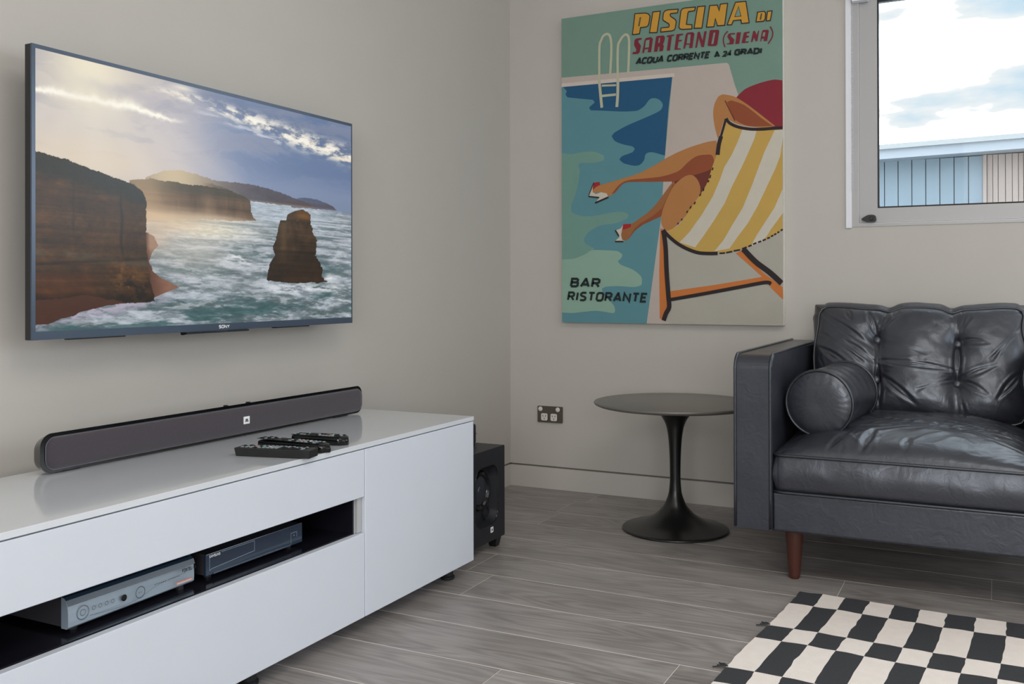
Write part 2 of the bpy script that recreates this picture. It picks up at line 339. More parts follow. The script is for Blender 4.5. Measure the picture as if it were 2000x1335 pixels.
SH = {"deck":[[-10,1020],[287,1014],[543,1009],[688,1007],[698,1004],[704,994],[735,889],[782,785],[904,717],[905,-4],[366,-8],[447,666],[478,977],[-10,982]],"deckshade":[[449,368],[497,317],[580,278],[690,277],[829,313],[903,356],[904,-4],[468,-7],[438,21],[465,64]],"creamA":[[-10,996],[486,989],[486,974],[-10,981]],"creamB":[[474,989],[486,989],[451,661],[439,662]],"pool":[[-10,985],[478,977],[456,796],[446,666],[431,426],[369,-8],[-1,-11]],"dark":[[0,985],[478,977],[461,848],[447,666],[429,672],[393,683],[368,678],[360,654],[342,636],[316,634],[274,646],[255,663],[268,676],[310,688],[321,701],[310,712],[268,724],[236,739],[222,760],[235,774],[289,798],[387,830],[428,847],[438,870],[418,893],[387,896],[361,869],[330,854],[267,856],[181,867],[131,873],[124,886],[148,903],[139,915],[30,935],[18,949],[23,961],[10,977]],"lobeA":[[-5,708],[44,698],[100,704],[152,700],[189,682],[185,664],[144,657],[86,659],[75,650],[81,624],[75,581],[62,532],[43,482],[48,455],[96,439],[151,439],[211,448],[270,450],[294,439],[286,422],[238,405],[173,398],[124,375],[100,346],[108,325],[147,304],[130,291],[103,279],[53,263],[-3,262]],"lobeB":[[-3,262],[53,264],[103,281],[136,298],[196,296],[244,292],[266,278],[263,265],[247,251],[261,236],[313,215],[345,190],[350,170],[345,153],[314,146],[250,150],[197,148],[178,140],[186,115],[213,90],[230,70],[235,50],[225,40],[149,49],[49,39],[-2,41]],"hat":[[726,865],[763,898],[818,916],[872,924],[904,918],[905,742],[850,752],[800,796],[745,849]],"arm":[[660,878],[672,885],[683,886],[721,875],[763,847],[809,809],[877,749],[828,747],[763,759],[721,775],[691,797],[681,781],[667,736],[659,718],[647,766],[641,814],[646,851]],"armdark":[[695,855],[712,860],[763,837],[827,782],[868,750],[782,756],[731,781],[712,815]],"thighdark":[[475,565],[545,596],[637,658],[639,612],[635,579],[599,506],[565,461],[525,492],[480,543]],"leg1":[[653,711],[617,708],[544,691],[470,664],[409,633],[337,602],[269,585],[221,574],[175,564],[150,556],[137,544],[145,531],[178,534],[205,517],[226,523],[248,544],[269,563],[301,570],[394,566],[483,562],[520,574],[584,593],[642,612],[658,662]],"leg1dark":[[637,653],[608,659],[574,655],[540,634],[500,601],[425,583],[301,578],[258,563],[221,524],[237,530],[269,562],[301,569],[394,565],[483,562],[525,573],[608,593],[642,612]],"leg2":[[483,564],[465,544],[435,507],[405,471],[374,443],[343,423],[312,403],[291,394],[270,385],[262,370],[265,346],[278,333],[297,344],[318,373],[354,396],[395,413],[432,428],[456,477],[488,542]],"leg2dark":[[481,553],[460,511],[435,459],[395,428],[343,401],[318,380],[294,342],[278,332],[297,343],[320,372],[354,395],[395,412],[432,427],[456,477],[488,542]],"thigh":[[525,578],[555,583],[577,565],[589,535],[587,502],[570,470],[536,430],[496,389],[459,367],[438,382],[430,411],[438,454],[460,506],[485,547]],"shoe1":[[145,576],[130,547],[122,522],[168,513],[152,493],[175,502],[206,514],[200,528],[175,534],[153,527],[138,536],[140,557],[153,571]],"shoe1red":[[147,574],[169,576],[172,564],[153,556],[139,543],[140,559]],"shoe2":[[238,376],[260,383],[275,402],[266,380],[262,356],[266,338],[277,331],[233,331],[255,348],[250,361]],"shoe2red":[[271,400],[304,401],[302,388],[278,379],[267,380]],"cloth":[[691,794],[722,763],[782,744],[904,740],[903,358],[829,316],[756,292],[690,279],[609,280],[546,295],[496,324],[454,367],[506,392],[565,474],[613,542],[637,611],[656,662],[677,735]],"stripeA":[[754,746],[736,701],[713,652],[684,607],[666,557],[637,493],[594,425],[546,361],[505,321],[568,300],[599,340],[638,395],[685,467],[713,530],[750,601],[778,660],[800,709],[808,739]],"stripeB":[[875,733],[837,655],[814,596],[787,525],[755,449],[713,381],[681,327],[644,283],[703,293],[732,334],[774,388],[810,450],[846,525],[878,591],[895,636],[905,703],[905,734]],"stripeC":[[904,513],[873,442],[838,389],[806,340],[784,299],[829,316],[849,344],[860,362],[882,391],[905,423]],"frameL":[[427,378],[437,377],[449,353],[454,256],[463,98],[466,64],[439,20],[424,20],[422,209]],"frameM":[[465,129],[643,153],[784,176],[829,184],[849,170],[829,159],[644,129],[468,98]],"frameR":[[727,274],[751,285],[783,251],[829,200],[903,144],[904,97],[865,136],[829,181],[783,224]],"ladA":[[[169,987],[170,1125],[179,1157],[189,1173],[206,1177],[218,1161],[222,1110],[216,1005]],5],"ladB":[[[249,981],[250,1113],[260,1144],[273,1160],[286,1165],[297,1149],[298,1099],[294,1006]],5],"ladC":[[[169,989],[174,936],[180,879]],6],"ladD":[[[250,984],[249,927],[245,876]],6],"ladE":[[[180,969],[242,965]],4],"ladF":[[[180,927],[241,927]],5],"blkA":[[[691,793],[705,774],[736,757],[782,745],[828,741],[873,741],[904,740]],5],"blkB":[[[691,792],[681,758],[670,722]],4],"blkB2":[[[672,726],[663,694],[658,655]],7],"blkC":[[[439,372],[461,347],[497,317],[536,295],[580,279],[624,275],[657,275]],6],"dash0":[[[664,275],[686,276]],2.4],"dash1":[[[690,277],[714,281]],2.4],"dash2":[[[719,283],[744,287]],2.4],"dash3":[[[751,290],[769,297]],2.4],"dash4":[[[775,299],[788,304]],2.4],"dash5":[[[793,307],[806,312]],2.4],"dash6":[[[812,314],[824,318]],2.4],"dash7":[[[829,320],[841,325]],2.4],"dash8":[[[846,328],[856,331]],2.4],"dash9":[[[860,335],[869,339]],2.4],"dash10":[[[872,341],[880,345]],2.4],"dash11":[[[884,348],[891,352]],2.4],"dash12":[[[896,356],[904,360]],2.4],"dot0":[[[640,607],[637,597]],2],"dot1":[[[631,579],[627,566]],2],"dot2":[[[624,559],[620,551]],2],"dot3":[[[604,529],[601,518]],2],"dot4":[[[592,509],[587,499]],2],"dot5":[[[570,478],[565,468]],2],"dot6":[[[554,462],[548,452]],2],"dot7":[[[539,444],[535,436]],2],"dot8":[[[518,414],[513,407]],2],"dot9":[[[502,398],[498,392]],2],"blkD":[[[440,370],[449,304],[453,208],[460,112],[463,67],[450,41],[440,13]],8],"blkE":[[[470,96],[596,118],[738,144],[838,162],[860,156]],6],"blkF":[[[756,290],[802,241],[856,199],[900,158]],9],"shbA":[[[120,519],[168,512]],2.5],"shbB":[[[150,491],[208,512]],3],"shbC":[[[145,576],[122,523]],1.6],"shbD":[[[238,377],[253,352]],2.5],"shbE":[[[236,331],[273,330]],2.5],"armline":[[[688,862],[707,821],[726,781]],1.6]}
TX = {"PISCINA":[[313,1162],[781,1145],[324,1245],14,0.1],"DI":[[806,1149],[863,1147],[815,1183],8,0.1],"SARTEANO":[[314,1083],[659,1073],[328,1144],9,0.1],"(SIENA)":[[680,1068],[867,1070],[692,1117],7,0.1],"ACQUA CORRENTE":[[325,1038],[628,1031],[332,1066],5,0],"A":[[645,1030],[669,1030],[657,1055],5,0],"24":[[678,1030],[714,1030],[680,1053],5,0],"GRADI":[[723,1030],[829,1025],[725,1055],5,0],"BAR":[[36,145],[170,142],[48,186],6,0],"RISTORANTE":[[23,89],[371,83],[34,129],6,0]}
PLET = [[[[324,1244],[367,1241],[380,1236],[387,1226],[383,1200],[378,1188],[370,1185],[347,1185],[343,1161],[313,1161]],[[399,1241],[430,1240],[416,1157],[385,1160]],[[503,1238],[500,1224],[472,1225],[470,1220],[473,1213],[492,1198],[495,1190],[491,1165],[486,1158],[476,1156],[431,1157],[433,1173],[464,1172],[467,1178],[465,1185],[442,1202],[440,1208],[443,1231],[450,1239],[463,1241]],[[572,1237],[569,1223],[545,1223],[542,1217],[536,1174],[558,1170],[558,1154],[522,1156],[511,1159],[506,1167],[514,1229],[520,1237],[530,1239]],[[581,1237],[611,1236],[598,1152],[567,1155]],[[629,1235],[659,1233],[666,1210],[671,1235],[699,1234],[687,1151],[659,1153],[651,1182],[645,1151],[616,1153]],[[729,1234],[769,1232],[781,1149],[752,1150],[750,1164],[721,1165],[714,1150],[697,1152]],[[813,1185],[837,1185],[843,1179],[841,1155],[835,1148],[807,1149]],[[850,1183],[867,1183],[860,1147],[845,1148]]],[[[345,1225],[349,1225],[342,1192],[339,1193]],[[741,1217],[750,1178],[726,1179]],[[826,1177],[829,1177],[825,1156],[822,1156]]],[[[353,1143],[352,1137],[337,1135],[339,1127],[349,1112],[343,1086],[335,1081],[313,1083],[314,1090],[328,1091],[330,1100],[320,1118],[322,1137],[327,1143],[339,1144]],[[354,1083],[364,1134],[370,1141],[391,1142],[399,1134],[391,1082],[377,1083],[380,1097],[365,1096],[361,1082]],[[403,1082],[412,1140],[418,1143],[443,1142],[449,1134],[445,1115],[440,1108],[444,1100],[440,1081],[425,1081],[427,1099],[421,1100],[417,1081]],[[455,1135],[458,1140],[487,1141],[486,1136],[477,1135],[469,1079],[456,1080],[464,1134]],[[487,1080],[496,1140],[523,1140],[522,1135],[508,1133],[505,1117],[518,1116],[517,1111],[504,1110],[500,1085],[514,1082],[513,1078]],[[523,1080],[533,1134],[539,1141],[561,1141],[568,1134],[560,1079],[546,1080],[549,1094],[535,1095],[530,1080]],[[571,1078],[581,1138],[590,1139],[600,1102],[608,1138],[617,1138],[606,1077],[596,1078],[586,1115],[578,1078]],[[620,1082],[629,1138],[635,1140],[663,1137],[666,1130],[658,1080],[652,1076],[626,1079]],[[727,1117],[726,1112],[712,1113],[710,1108],[724,1092],[721,1076],[714,1075],[693,1078],[694,1080],[705,1081],[707,1089],[697,1106],[701,1116],[712,1118]],[[734,1118],[750,1117],[743,1074],[728,1074]],[[761,1115],[783,1116],[782,1111],[772,1109],[771,1101],[780,1100],[779,1094],[769,1093],[766,1079],[779,1079],[778,1074],[752,1075]],[[796,1115],[803,1116],[809,1098],[815,1115],[819,1115],[812,1076],[806,1075],[799,1092],[793,1074],[787,1075]],[[822,1073],[829,1110],[833,1115],[850,1114],[855,1110],[848,1072],[835,1073],[837,1082],[828,1083],[826,1073]]],[[[370,1131],[385,1132],[382,1102],[366,1102]],[[424,1134],[429,1135],[426,1114],[421,1115]],[[542,1133],[553,1133],[550,1098],[537,1099]],[[644,1128],[651,1128],[643,1085],[635,1085]],[[834,1106],[842,1105],[839,1090],[831,1091]]],[[[699,1127],[687,1115],[682,1098],[683,1084],[688,1067]],[[860,1125],[867,1109],[869,1097],[866,1082],[852,1061]]]]

# ------------------------------------------------------------------ the setting
RX, RY, RH = 4.6, -6.5, 2.6
fl = obj('floor', *box((-.05, RY, -.06), (RX, .02, -.0005)), M_seam); tag(fl, kind='structure')
JOINT = {-1: 2.32, 0: 2.28, 1: 2.3, 4: 2.35, 6: 2.25, 2: 1.862, 3: 1.483, 5: .545, 7: 1.237, 8: .889}
y1 = -.1635; row = 0; edges = [0.0]
while y1 > RY: edges.append(y1); y1 -= .2027
edges.append(RY)
for i in range(len(edges)-1):
    ya, yb = edges[i+1], edges[i]
    j = JOINT.get(i-1, None)
    if j is None: j = .2+rnd.random()*1.5
    xs = [0.0]; x = j-1.9*2
    while x < RX:
        if x > .12: xs.append(x)
        x += 1.9
    xs.append(RX)
    for a, b in zip(xs[:-1], xs[1:]):
        g, gy = .0009, .0019
        obj('plank', *box((a+g, ya+gy, -.0004), (b-g, yb-gy, 0)), M_wood, fl)
w = obj('wall_left', *merge(box((-.12, RY, .0965), (0, 0.12, RH)), box((-.12, RY, 0), (-.005, .12, .0965))), [M_wall, M_gap]); tag(w, kind='structure')
for p in w.data.polygons: p.material_index = 1 if all(w.data.vertices[i].co.z < .0966 for i in p.vertices) else 0
b_ = obj('baseboard_left', *box((-.005, RY, 0), (.0015, .005, .0895)), M_base); tag(b_, kind='structure')
WX0, WX1, WZ0, WZ1 = 1.386, 4.25, 1.071, 1.975
w = obj('wall_back', *merge(box((0, 0, .0965), (WX0, .12, RH)), box((WX1, 0, .0965), (RX, .12, RH)), box((WX0, 0, .0965), (WX1, .12, WZ0)), box((WX0, 0, WZ1), (WX1, .12, RH)), box((0, .005, 0), (RX, .12, .0965))), [M_wall, M_gap]); tag(w, kind='structure')
for p in w.data.polygons: p.material_index = 1 if all(w.data.vertices[i].co.z < .0966 for i in p.vertices) else 0
b_ = obj('baseboard_back', *box((.0015, -.0015, 0), (RX, .005, .0895)), M_base); tag(b_, kind='structure')
for nm, lo, hi in (('wall_right', (RX, RY, 0), (RX+.12, .12, RH)), ('wall_rear', (-.12, RY-.12, 0), (RX+.12, RY, RH))):
    tag(obj(nm, *box(lo, hi), M_wall), kind='structure')
tag(obj('ceiling', *box((-.12, RY-.12, RH), (RX+.12, .12, RH+.1)), M_ceil), kind='structure')

# window in the back wall
win = bpy.data.objects.new('window_1', None); COL.objects.link(win); win.location = (WX0, 0, WZ0); tag(win, kind='structure')
def ring(x0, z0, x1, z1, t, ya, yb):   # rectangular frame of bars
    tl, tb, tr, tt = t
    return merge(box((x0, ya, z0), (x0+tl, yb, z1)), box((x1-tr, ya, z0), (x1, yb, z1)), box((x0+tl, ya, z0), (x1-tr, yb, z0+tb)), box((x0+tl, ya, z1-tt), (x1-tr, yb, z1)))
obj('window_frame', *ring(WX0+.019, WZ0, WX1, WZ1, (.025, .011, .03, .03), -.004, .08), M_alu, win)
obj('side_channel', *box((WX0-.001, -.010, WZ0-.005), (WX0+.020, .02, WZ1), .003), M_aluw, win)
obj('glazing_bead', *ring(WX0+.0425, WZ0+.011, 3.0, WZ1-.03, (.0025, .0015, .01, .01), -.0005, .02), M_aluw, win)
obj('sash', *ring(WX0+.046, WZ0+.0135, 3.0, WZ1-.034, (.063, .0535, .06, .05), .004, .055), M_alu, win)
obj('gasket', *ring(WX0+.108, WZ0+.066, 2.94, WZ1-.083, (.005, .005, .005, .005), .0035, .02), M_rubber, win)
gp = obj('glass_pane', *box((WX0+.11, .012, WZ0+.068), (2.938, .018, WZ1-.086)), M_glass, win)
obj('mullion', *box((3.0, -.004, WZ0+.011), (3.06, .08, WZ1-.03)), M_alu, win)
obj('glass_pane', *box((3.06, .03, WZ0+.011), (WX1-.03, .036, WZ1-.03)), M_glass, win)
# black cam latch in the corner of the sash
lp = catmull([(1.4405, 1.0975), (1.447, 1.1035), (1.463, 1.112), (1.478, 1.1125), (1.487, 1.109), (1.4895, 1.100), (1.488, 1.0885), (1.474, 1.0865), (1.458, 1.0875), (1.446, 1.0925)], True, 4)
lt = obj('latch', *extrude(lp, 1, -.016, .004), M_black, win)
obj('latch_boss', *lathe([(.007, 0), (.007, .006), (.005, .008)], (1.475, -.015, 1.099), (0, -1, 0), 20), M_black, lt)

# roller blind above: bracket, rolled cloth, bead chain
bl = thing('roller_blind', (1.41, -.03, 1.93), 'white roller blind rolled up at the top left of the window', 'blind')
obj('bracket', *box((1.411, -.040, 1.8855), (1.468, -.006, 1.955), .003), M_aluw, bl)
obj('rolled_fabric', *lathe([(.02, 0), (.026, .002), (.026, 1.5), (.02, 1.502)], (1.47, -.034, 1.945), (1, 0, 0), 24), M_aluw, bl)
V, F = [], []
parts = []
for s in (0, 1):
    z = 1.206+.004*s
    while z < 1.89:
        parts.append(lathe([(.0005, -.0016), (.0014, -.0009), (.0018, 0), (.0014, .0009), (.0005, .0016)], (1.4072+.0045*s, -.013, z), (0, 0, 1), 6)); z += .0062
obj('bead_chain', *merge(*parts), M_aluw, bl)['kind'] = 'stuff'

# ------------------------------------------------------------------ outside: neighbour's building and a shrub
M_board = mat('blue_grey_cladding', C(156, 172, 184, 1.0), .7, var=.05, vscale=3)
M_timber = mat('pale_timber_cladding', C(188, 172, 164, 1.0), .7, var=.12, vscale=6, stretch=(12, 1, .5))
M_fascia = mat('pale_blue_gutter', C(192, 200, 210, .95), .5)
M_roof = mat('light_roof_edge', C(215, 218, 220, .75), .5)
YB = 4.5
nb = thing('neighbour_building', (1.5, YB, -.5), 'neighbouring building with pale eaves over blue-grey boards and timber, outside window', 'building')
def zs(x, z): return z+(x-1.04)*.0185
def sbar(x0, x1, ya, yb, za, zb):
    V, F = box((x0, ya, za), (x1, yb, zb)); return [(x, y, z+(x-1.04)*.0185) for x, y, z in V], F
obj('backing_wall', *sbar(-2, 5.5, YB+.03, YB+3, -.6, 1.88), M_gap, nb)
obj('gutter', *sbar(-2, 5.5, YB-.22, YB-.1, 1.852, 1.925), M_fascia, nb)
obj('soffit', *sbar(-2, 5.5, YB-.1, YB+.05, 1.855, 1.875), M_fascia, nb)
obj('roof_edge', *sbar(-2, 5.5, YB-.25, YB-.06, 1.925, 1.962), M_roof, nb)
obj('roof', *sbar(-2, 5.5, YB-.1, YB+3, 1.925, 1.955), M_roof, nb)
x = 1.7875-.1015*16; k = 0
while x < 1.78:
    obj('cladding_board', *box((x+.003, YB, -.5), (x+.0985, YB+.03, 1.86)), M_board, nb); x += .1015
x = 1.792
obj('corner_trim', *box((x-.006, YB-.02, -.5), (x+.02, YB+.03, 1.865)), M_timber, nb); x += .024
while x < 3.6:
    wd = .03+.02*rnd.random()
    obj('timber_batten', *box((x, YB-.012*rnd.random(), -.5), (x+wd, YB+.03, 1.865)), M_timber, nb); x += wd+.004
tag(obj('ground', *box((-6, .13, -.62), (12, 14, -.5)), mat('paving_outside', C(170, 168, 160, .5), .8)), kind='structure')
# shrub seen in the corner of the glass
sh = thing('shrub', (.98, 3.9, -.5), 'pale leafy shrub top at bottom left of the window glass', 'plant')
M_leaf = mat('pale_leaves', C(170, 175, 145, .5), .6, var=.3, vscale=40); M_stem = mat('shrub_stem', C(120, 105, 85), .7)
parts = []; r2 = random.Random(3)
for k in range(9):
    a = r2.random()*6.28; q = .05+.16*r2.random(); tp = (1.0+math.cos(a)*q, 3.9+math.sin(a)*q, 1.35+.14*r2.random())
    parts.append(tube([(.98, 3.9, -.5), (.98+.5*(tp[0]-.98), 3.9+.5*(tp[1]-3.9), .5), tp], [.012, .008, .003], 5))
obj('branches', *merge(*parts), M_stem, sh)
V, F = [], []
for k in range(900):
    a = r2.random()*6.28; q = .24*math.sqrt(r2.random()); z = .3+1.24*r2.random()
    if z > 1.25: q *= max(.15, (1.56-z)/.31)
    c = Vector((.99+math.cos(a)*q, 3.9+math.sin(a)*q, z)); d = Vector((r2.uniform(-1, 1), r2.uniform(-1, 1), r2.uniform(-.4, 1))).normalized(); e = d.cross(Vector((r2.uniform(-1, 1), r2.uniform(-1, 1), .3))).normalized()
    L_ = .022+.012*r2.random(); n = len(V); V += [tuple(c), tuple(c+d*L_*.5+e*L_*.28), tuple(c+d*L_), tuple(c+d*L_*.5-e*L_*.28)]; F.append((n, n+1, n+2, n+3))
obj('leaves', V, F, M_leaf, sh)['kind'] = 'stuff'

# ------------------------------------------------------------------ power outlet on the back wall
ot = thing('power_outlet', (.19, 0, .315), 'double power outlet with bronze-grey plate low on the wall', 'outlet')
def slab(poly2, ya, yb, c=(0, 0)): return extrude([(c[0]+p[0], c[1]+p[1]) for p in poly2], 1, ya, yb)
obj('plate', *extrude(rrect(.133, .2812, .2478, .3500, .003), 1, -.008, 0), M_steelplate, ot)
for sx_ in (.1468, .2275):
    sw = obj('switch', *lathe([(.0098, 0), (.0098, .001), (.009, .0025), (.006, .0032)], (sx_, -.008, .3375), (0, -1, 0), 24), M_socket, ot)
    obj('rocker', *box((sx_-.0062, -.0128, .3335), (sx_+.0062, -.0105, .3385), .0008), M_socket, sw)
for sx_ in (.1655, .2095):
    so_ = obj('socket', *extrude(rrect(sx_-.0145, .2895, sx_+.0145, .3195, .006), 1, -.0105, -.007), M_socket, ot)
    P3 = []
    for dx, dz, an in ((-.0065, .0045, .5), (.0065, .0045, -.5), (0, -.0072, 0)):
        ca, sa = math.cos(an), math.sin(an)
        q = [(-.0013, -.0036), (.0013, -.0036), (.0013, .0036), (-.0013, .0036)]
        P3.append(extrude([(sx_+dx+a*ca-b*sa, .3045+dz+a*sa+b*ca) for a, b in q], 1, -.0108, -.0104))
    obj('pin_slots', *merge(*P3), M_darkhole, so_)

# ------------------------------------------------------------------ canvas picture
AX0, AX1, AZ0, AZ1, AD = .2608, 1.1662, .7075, 1.9734, .035
cv = thing('canvas_print', ((AX0+AX1)/2, 0, AZ0), 'large canvas print of a sunbather in a striped deckchair by a pool', 'picture')
def aw(c): return C(*c, .97)
def am(n, c): return mat('print_'+n, aw(c), .75, bump=.25, bscale=900, var=.05, vscale=14)
M_cvside = mat('canvas_edge', C(196, 194, 186, 1.5), .8, bump=.3, bscale=800)
obj('canvas_frame', *box((AX0, -AD, AZ0), (AX1, -.001, AZ1), .0015, 1), M_cvside, cv)
AC = dict(bg=(122, 155, 141), deck=(196, 184, 176), shade=(182, 179, 168), cream=(216, 204, 192), pool=(94, 148, 158), dark=(28, 88, 128), lobeA=(118, 160, 149), lobeB=(146, 182, 165), lad=(192, 194, 168), hat=(140, 38, 52), skin=(186, 128, 74), skinB=(160, 104, 60), skind=(150, 78, 46), thighd=(112, 50, 40), white=(212, 206, 192), red=(170, 36, 44), yellow=(204, 168, 86), yellowd=(190, 145, 62), black=(42, 32, 34), orange=(208, 122, 58), tor=(212, 158, 58), tma=(126, 32, 52), tbl=(22, 38, 38))
AM = {k: am(k, v) for k, v in AC.items()}
LAYER = [('deck', 'deck', 1), ('deckshade', 'shade', 0), ('pool', 'pool', 0), ('dark', 'dark', 1), ('creamA', 'cream', 0), ('lobeA', 'lobeA', 1), ('lobeB', 'lobeB', 1), ('hat', 'hat', 1), ('thighdark', 'thighd', 1), ('leg1', 'skin', 1), ('leg1dark', 'skind', 1), ('leg2', 'skinB', 1), ('leg2dark', 'skind', 0), ('thigh', 'skin', 1),
         ('shoe1', 'white', 0), ('shoe1red', 'red', 1), ('shoe2', 'white', 0), ('shoe2red', 'red', 1), ('frameL', 'orange', 0), ('frameM', 'orange', 0), ('frameR', 'orange', 0), ('arm', 'skin', 1), ('armdark', 'skind', 1), ('cloth', 'yellow', 1), ('stripeA', 'white', 0), ('stripeB', 'white', 0), ('stripeC', 'white', 0)]
keys = list(AC); V, F, MI = [], [], []
lay = [0]
def put(P2, tris, mk):
    lay[0] += 1; y = -AD-.00004*lay[0]-.0002; n = len(V)
    for a, b in P2: V.append((AX0+min(905, max(0, a))*.001, y, AZ0+min(1266, max(0, b))*.001))
    for t in tris: F.append(tuple(n+i for i in t)); MI.append(keys.index(mk))
put([(0, 0), (905, 0), (905, 1266), (0, 1266)], [(0, 1, 2, 3)], 'bg')
for n_, mk, smooth in LAYER:
    P = SH[n_]
    if smooth: P = rounded(P, 5)
    P = [p for i, p in enumerate(P) if p != P[i-1]]
    put(P, tessellate_polygon([[Vector((a, b, 0)) for a, b in P]]), mk)
for n_, s_ in SH.items():
    if isinstance(s_[1], (int, float)):
        P, wd = s_; P = catmull(P, False, 5) if len(P) > 2 else P
        P = [p for i, p in enumerate(P) if i == 0 or p != P[i-1]]
        rv, rf = ribbon(P, wd*2.0 if n_.startswith('lad') else wd*2.3 if not n_.startswith('d') else wd*2.6)
        put(rv, rf, 'lad' if n_.startswith('lad') else 'thighd' if n_ == 'armline' else 'black')
pr_ = obj('printed_picture', V, F, [AM[k] for k in keys], cv, midx=MI)
def lettering(name, txt, wt, mk, dy, grow=0):
    (ax, ay), (bx, by), (tx_, ty_), w_, sk = TX[txt]
    H_ = ty_-ay; ang = math.atan2(by-ay, bx-ax); L_ = math.hypot(bx-ax, by-ay)-sk*H_
    sk2 = (tx_-ax)/H_*.9+.02 if txt not in ('A',) else 0
    L_ = math.hypot(bx-ax, by-ay)
    if txt in ('PISCINA', 'DI', 'BAR', 'RISTORANTE', 'SARTEANO', '(SIENA)'): sk2 = .17
    inset = wt*.5
    def place(a, b):
        x = ax+inset+a*math.cos(ang)-b*math.sin(ang); y = ay+inset+a*math.sin(ang)+b*math.cos(ang)
        return (AX0+x*.001, -AD-dy, AZ0+min(1264, y)*.001)
    return flat_text(txt, L_-2*inset-(sk2*H_*.0), H_-2*inset, wt+grow, place, sk2, gap=GAPS.get(txt, .28))
GAPS = {'RISTORANTE': .36, 'BAR': .34, 'ACQUA CORRENTE': .30, 'GRADI': .28}
WT = {'ACQUA CORRENTE': 7.5, 'A': 7, '24': 6.5, 'GRADI': 7.5, 'BAR': 10, 'RISTORANTE': 9}
lay_t = .0026
def cut_letters(polys, dy, wt=None):
    out_ = []
    for i, P in enumerate(polys):
        y = -AD-dy-.00002*(i % 4); cl = lambda p: (AX0+min(904, p[0])*.001, y, AZ0+min(1265.5, p[1])*.001)
        if wt: v, f = ribbon(list(map(tuple, P))+([tuple(P[0])] if wt > 0 and len(P) > 2 else []), abs(wt)); out_.append(([cl(p) for p in v], f))
        else: out_.append(([cl(p) for p in P], tessellate_polygon([[Vector((a, b, 0)) for a, b in P]])))
    return merge(*out_)
def open_strokes(polys, dy, wt):
    out_ = []
    for P in polys:
        v, f = ribbon(catmull([tuple(p) for p in P], False, 4), wt); out_.append(([(AX0+a*.001, -AD-dy, AZ0+b*.001) for a, b in v], f))
    return merge(*out_)
ORL, ORH, MAL, MAH, PAR = PLET
tit = obj('title_lettering', *cut_letters(ORL, lay_t), AM['tor'], cv); tit['label'] = 'orange outlined title lettering'
obj('title_outline', *merge(cut_letters(ORL, lay_t+.0002, 3.8), cut_letters(ORH, lay_t+.0004, 2.2)), AM['black'], tit)['kind'] = 'stuff'
obj('title_counters', *cut_letters(ORH, lay_t+.0003), AM['bg'], tit)['kind'] = 'stuff'
pl_ = obj('place_lettering', *merge(cut_letters(MAL, lay_t), open_strokes(PAR, lay_t, 4.5)), AM['tma'], cv); pl_['label'] = 'maroon place-name lettering'; pl_['kind'] = 'stuff'
obj('place_counters', *cut_letters(MAH, lay_t+.0002), AM['bg'], pl_)['kind'] = 'stuff'
sm_ = obj('small_lettering', *merge(*[lettering('t', t, WT[t], 'tbl', lay_t) for t in ('ACQUA CORRENTE', 'A', '24', 'GRADI', 'BAR', 'RISTORANTE')]), AM['tbl'], cv); sm_['label'] = 'black small lettering'; sm_['kind'] = 'stuff'

# ------------------------------------------------------------------ television
TX0, TY0, TY1, TZ0, TZ1 = .11, -2.3740, -1.2820, .7445, 1.3565
tvt = thing('television', (TX0, (TY0+TY1)/2, TZ0), 'large wall-mounted television showing a rocky coast at sunset', 'television')
obj('housing', *box((.088, TY0, TZ0), (TX0-.0030, TY1, TZ1), .0015), M_black, tvt)
obj('rear_housing', *box((.045, TY0+.12, TZ0+.04), (.09, TY1-.12, TZ1-.16), .01), M_black, tvt)
obj('wall_bracket', *box((0.001, -1.98, .9), (.05, -1.66, 1.2), .003), M_black, tvt)
SY0, SY1, SZ0, SZ1 = TY0+.0085, TY1-.0045, .7620, TZ1-.0085
def yring(y0, z0, y1, z1, iy0, iz0, iy1, iz1, xa, xb):
    return merge(box((xa, y0, z0), (xb, iy0, z1)), box((xa, iy1, z0), (xb, y1, z1)), box((xa, iy0, z0), (xb, iy1, iz0)), box((xa, iy0, iz1), (xb, iy1, z1)))
bz = obj('bezel', *yring(TY0, TZ0, TY1, TZ1, SY0, SZ0, SY1, SZ1, TX0-.004, TX0), M_bezel, tvt); bz['label'] = 'blue-grey bezel'
lg = obj('bezel_lip', *extrude(catmull([(TX0-.012, TZ0+.001), (TX0+.006, TZ0-.001), (TX0+.007, TZ0-.005), (TX0-.010, TZ0-.0075)], True, 3), 1, -1.962, -1.745), M_piano, tvt)
for a, b in ((-2.285, -2.137), (-1.63, -1.487)): obj('foot_cover', *box((TX0-.016, a, TZ0-.003), (TX0-.001, b, TZ0+.001)), M_black, tvt)
def plY(y0, z0, x):   # text on a face looking to +x, reading along +y
    return lambda a, b: (x, y0+a, z0+b)
obj('maker_lettering', *flat_text('SONY', .036, .0068, .0021, plY(-1.8455, .7500, TX0+.0003), gap=.3), M_logo, tvt)['label'] = 'white lettering'
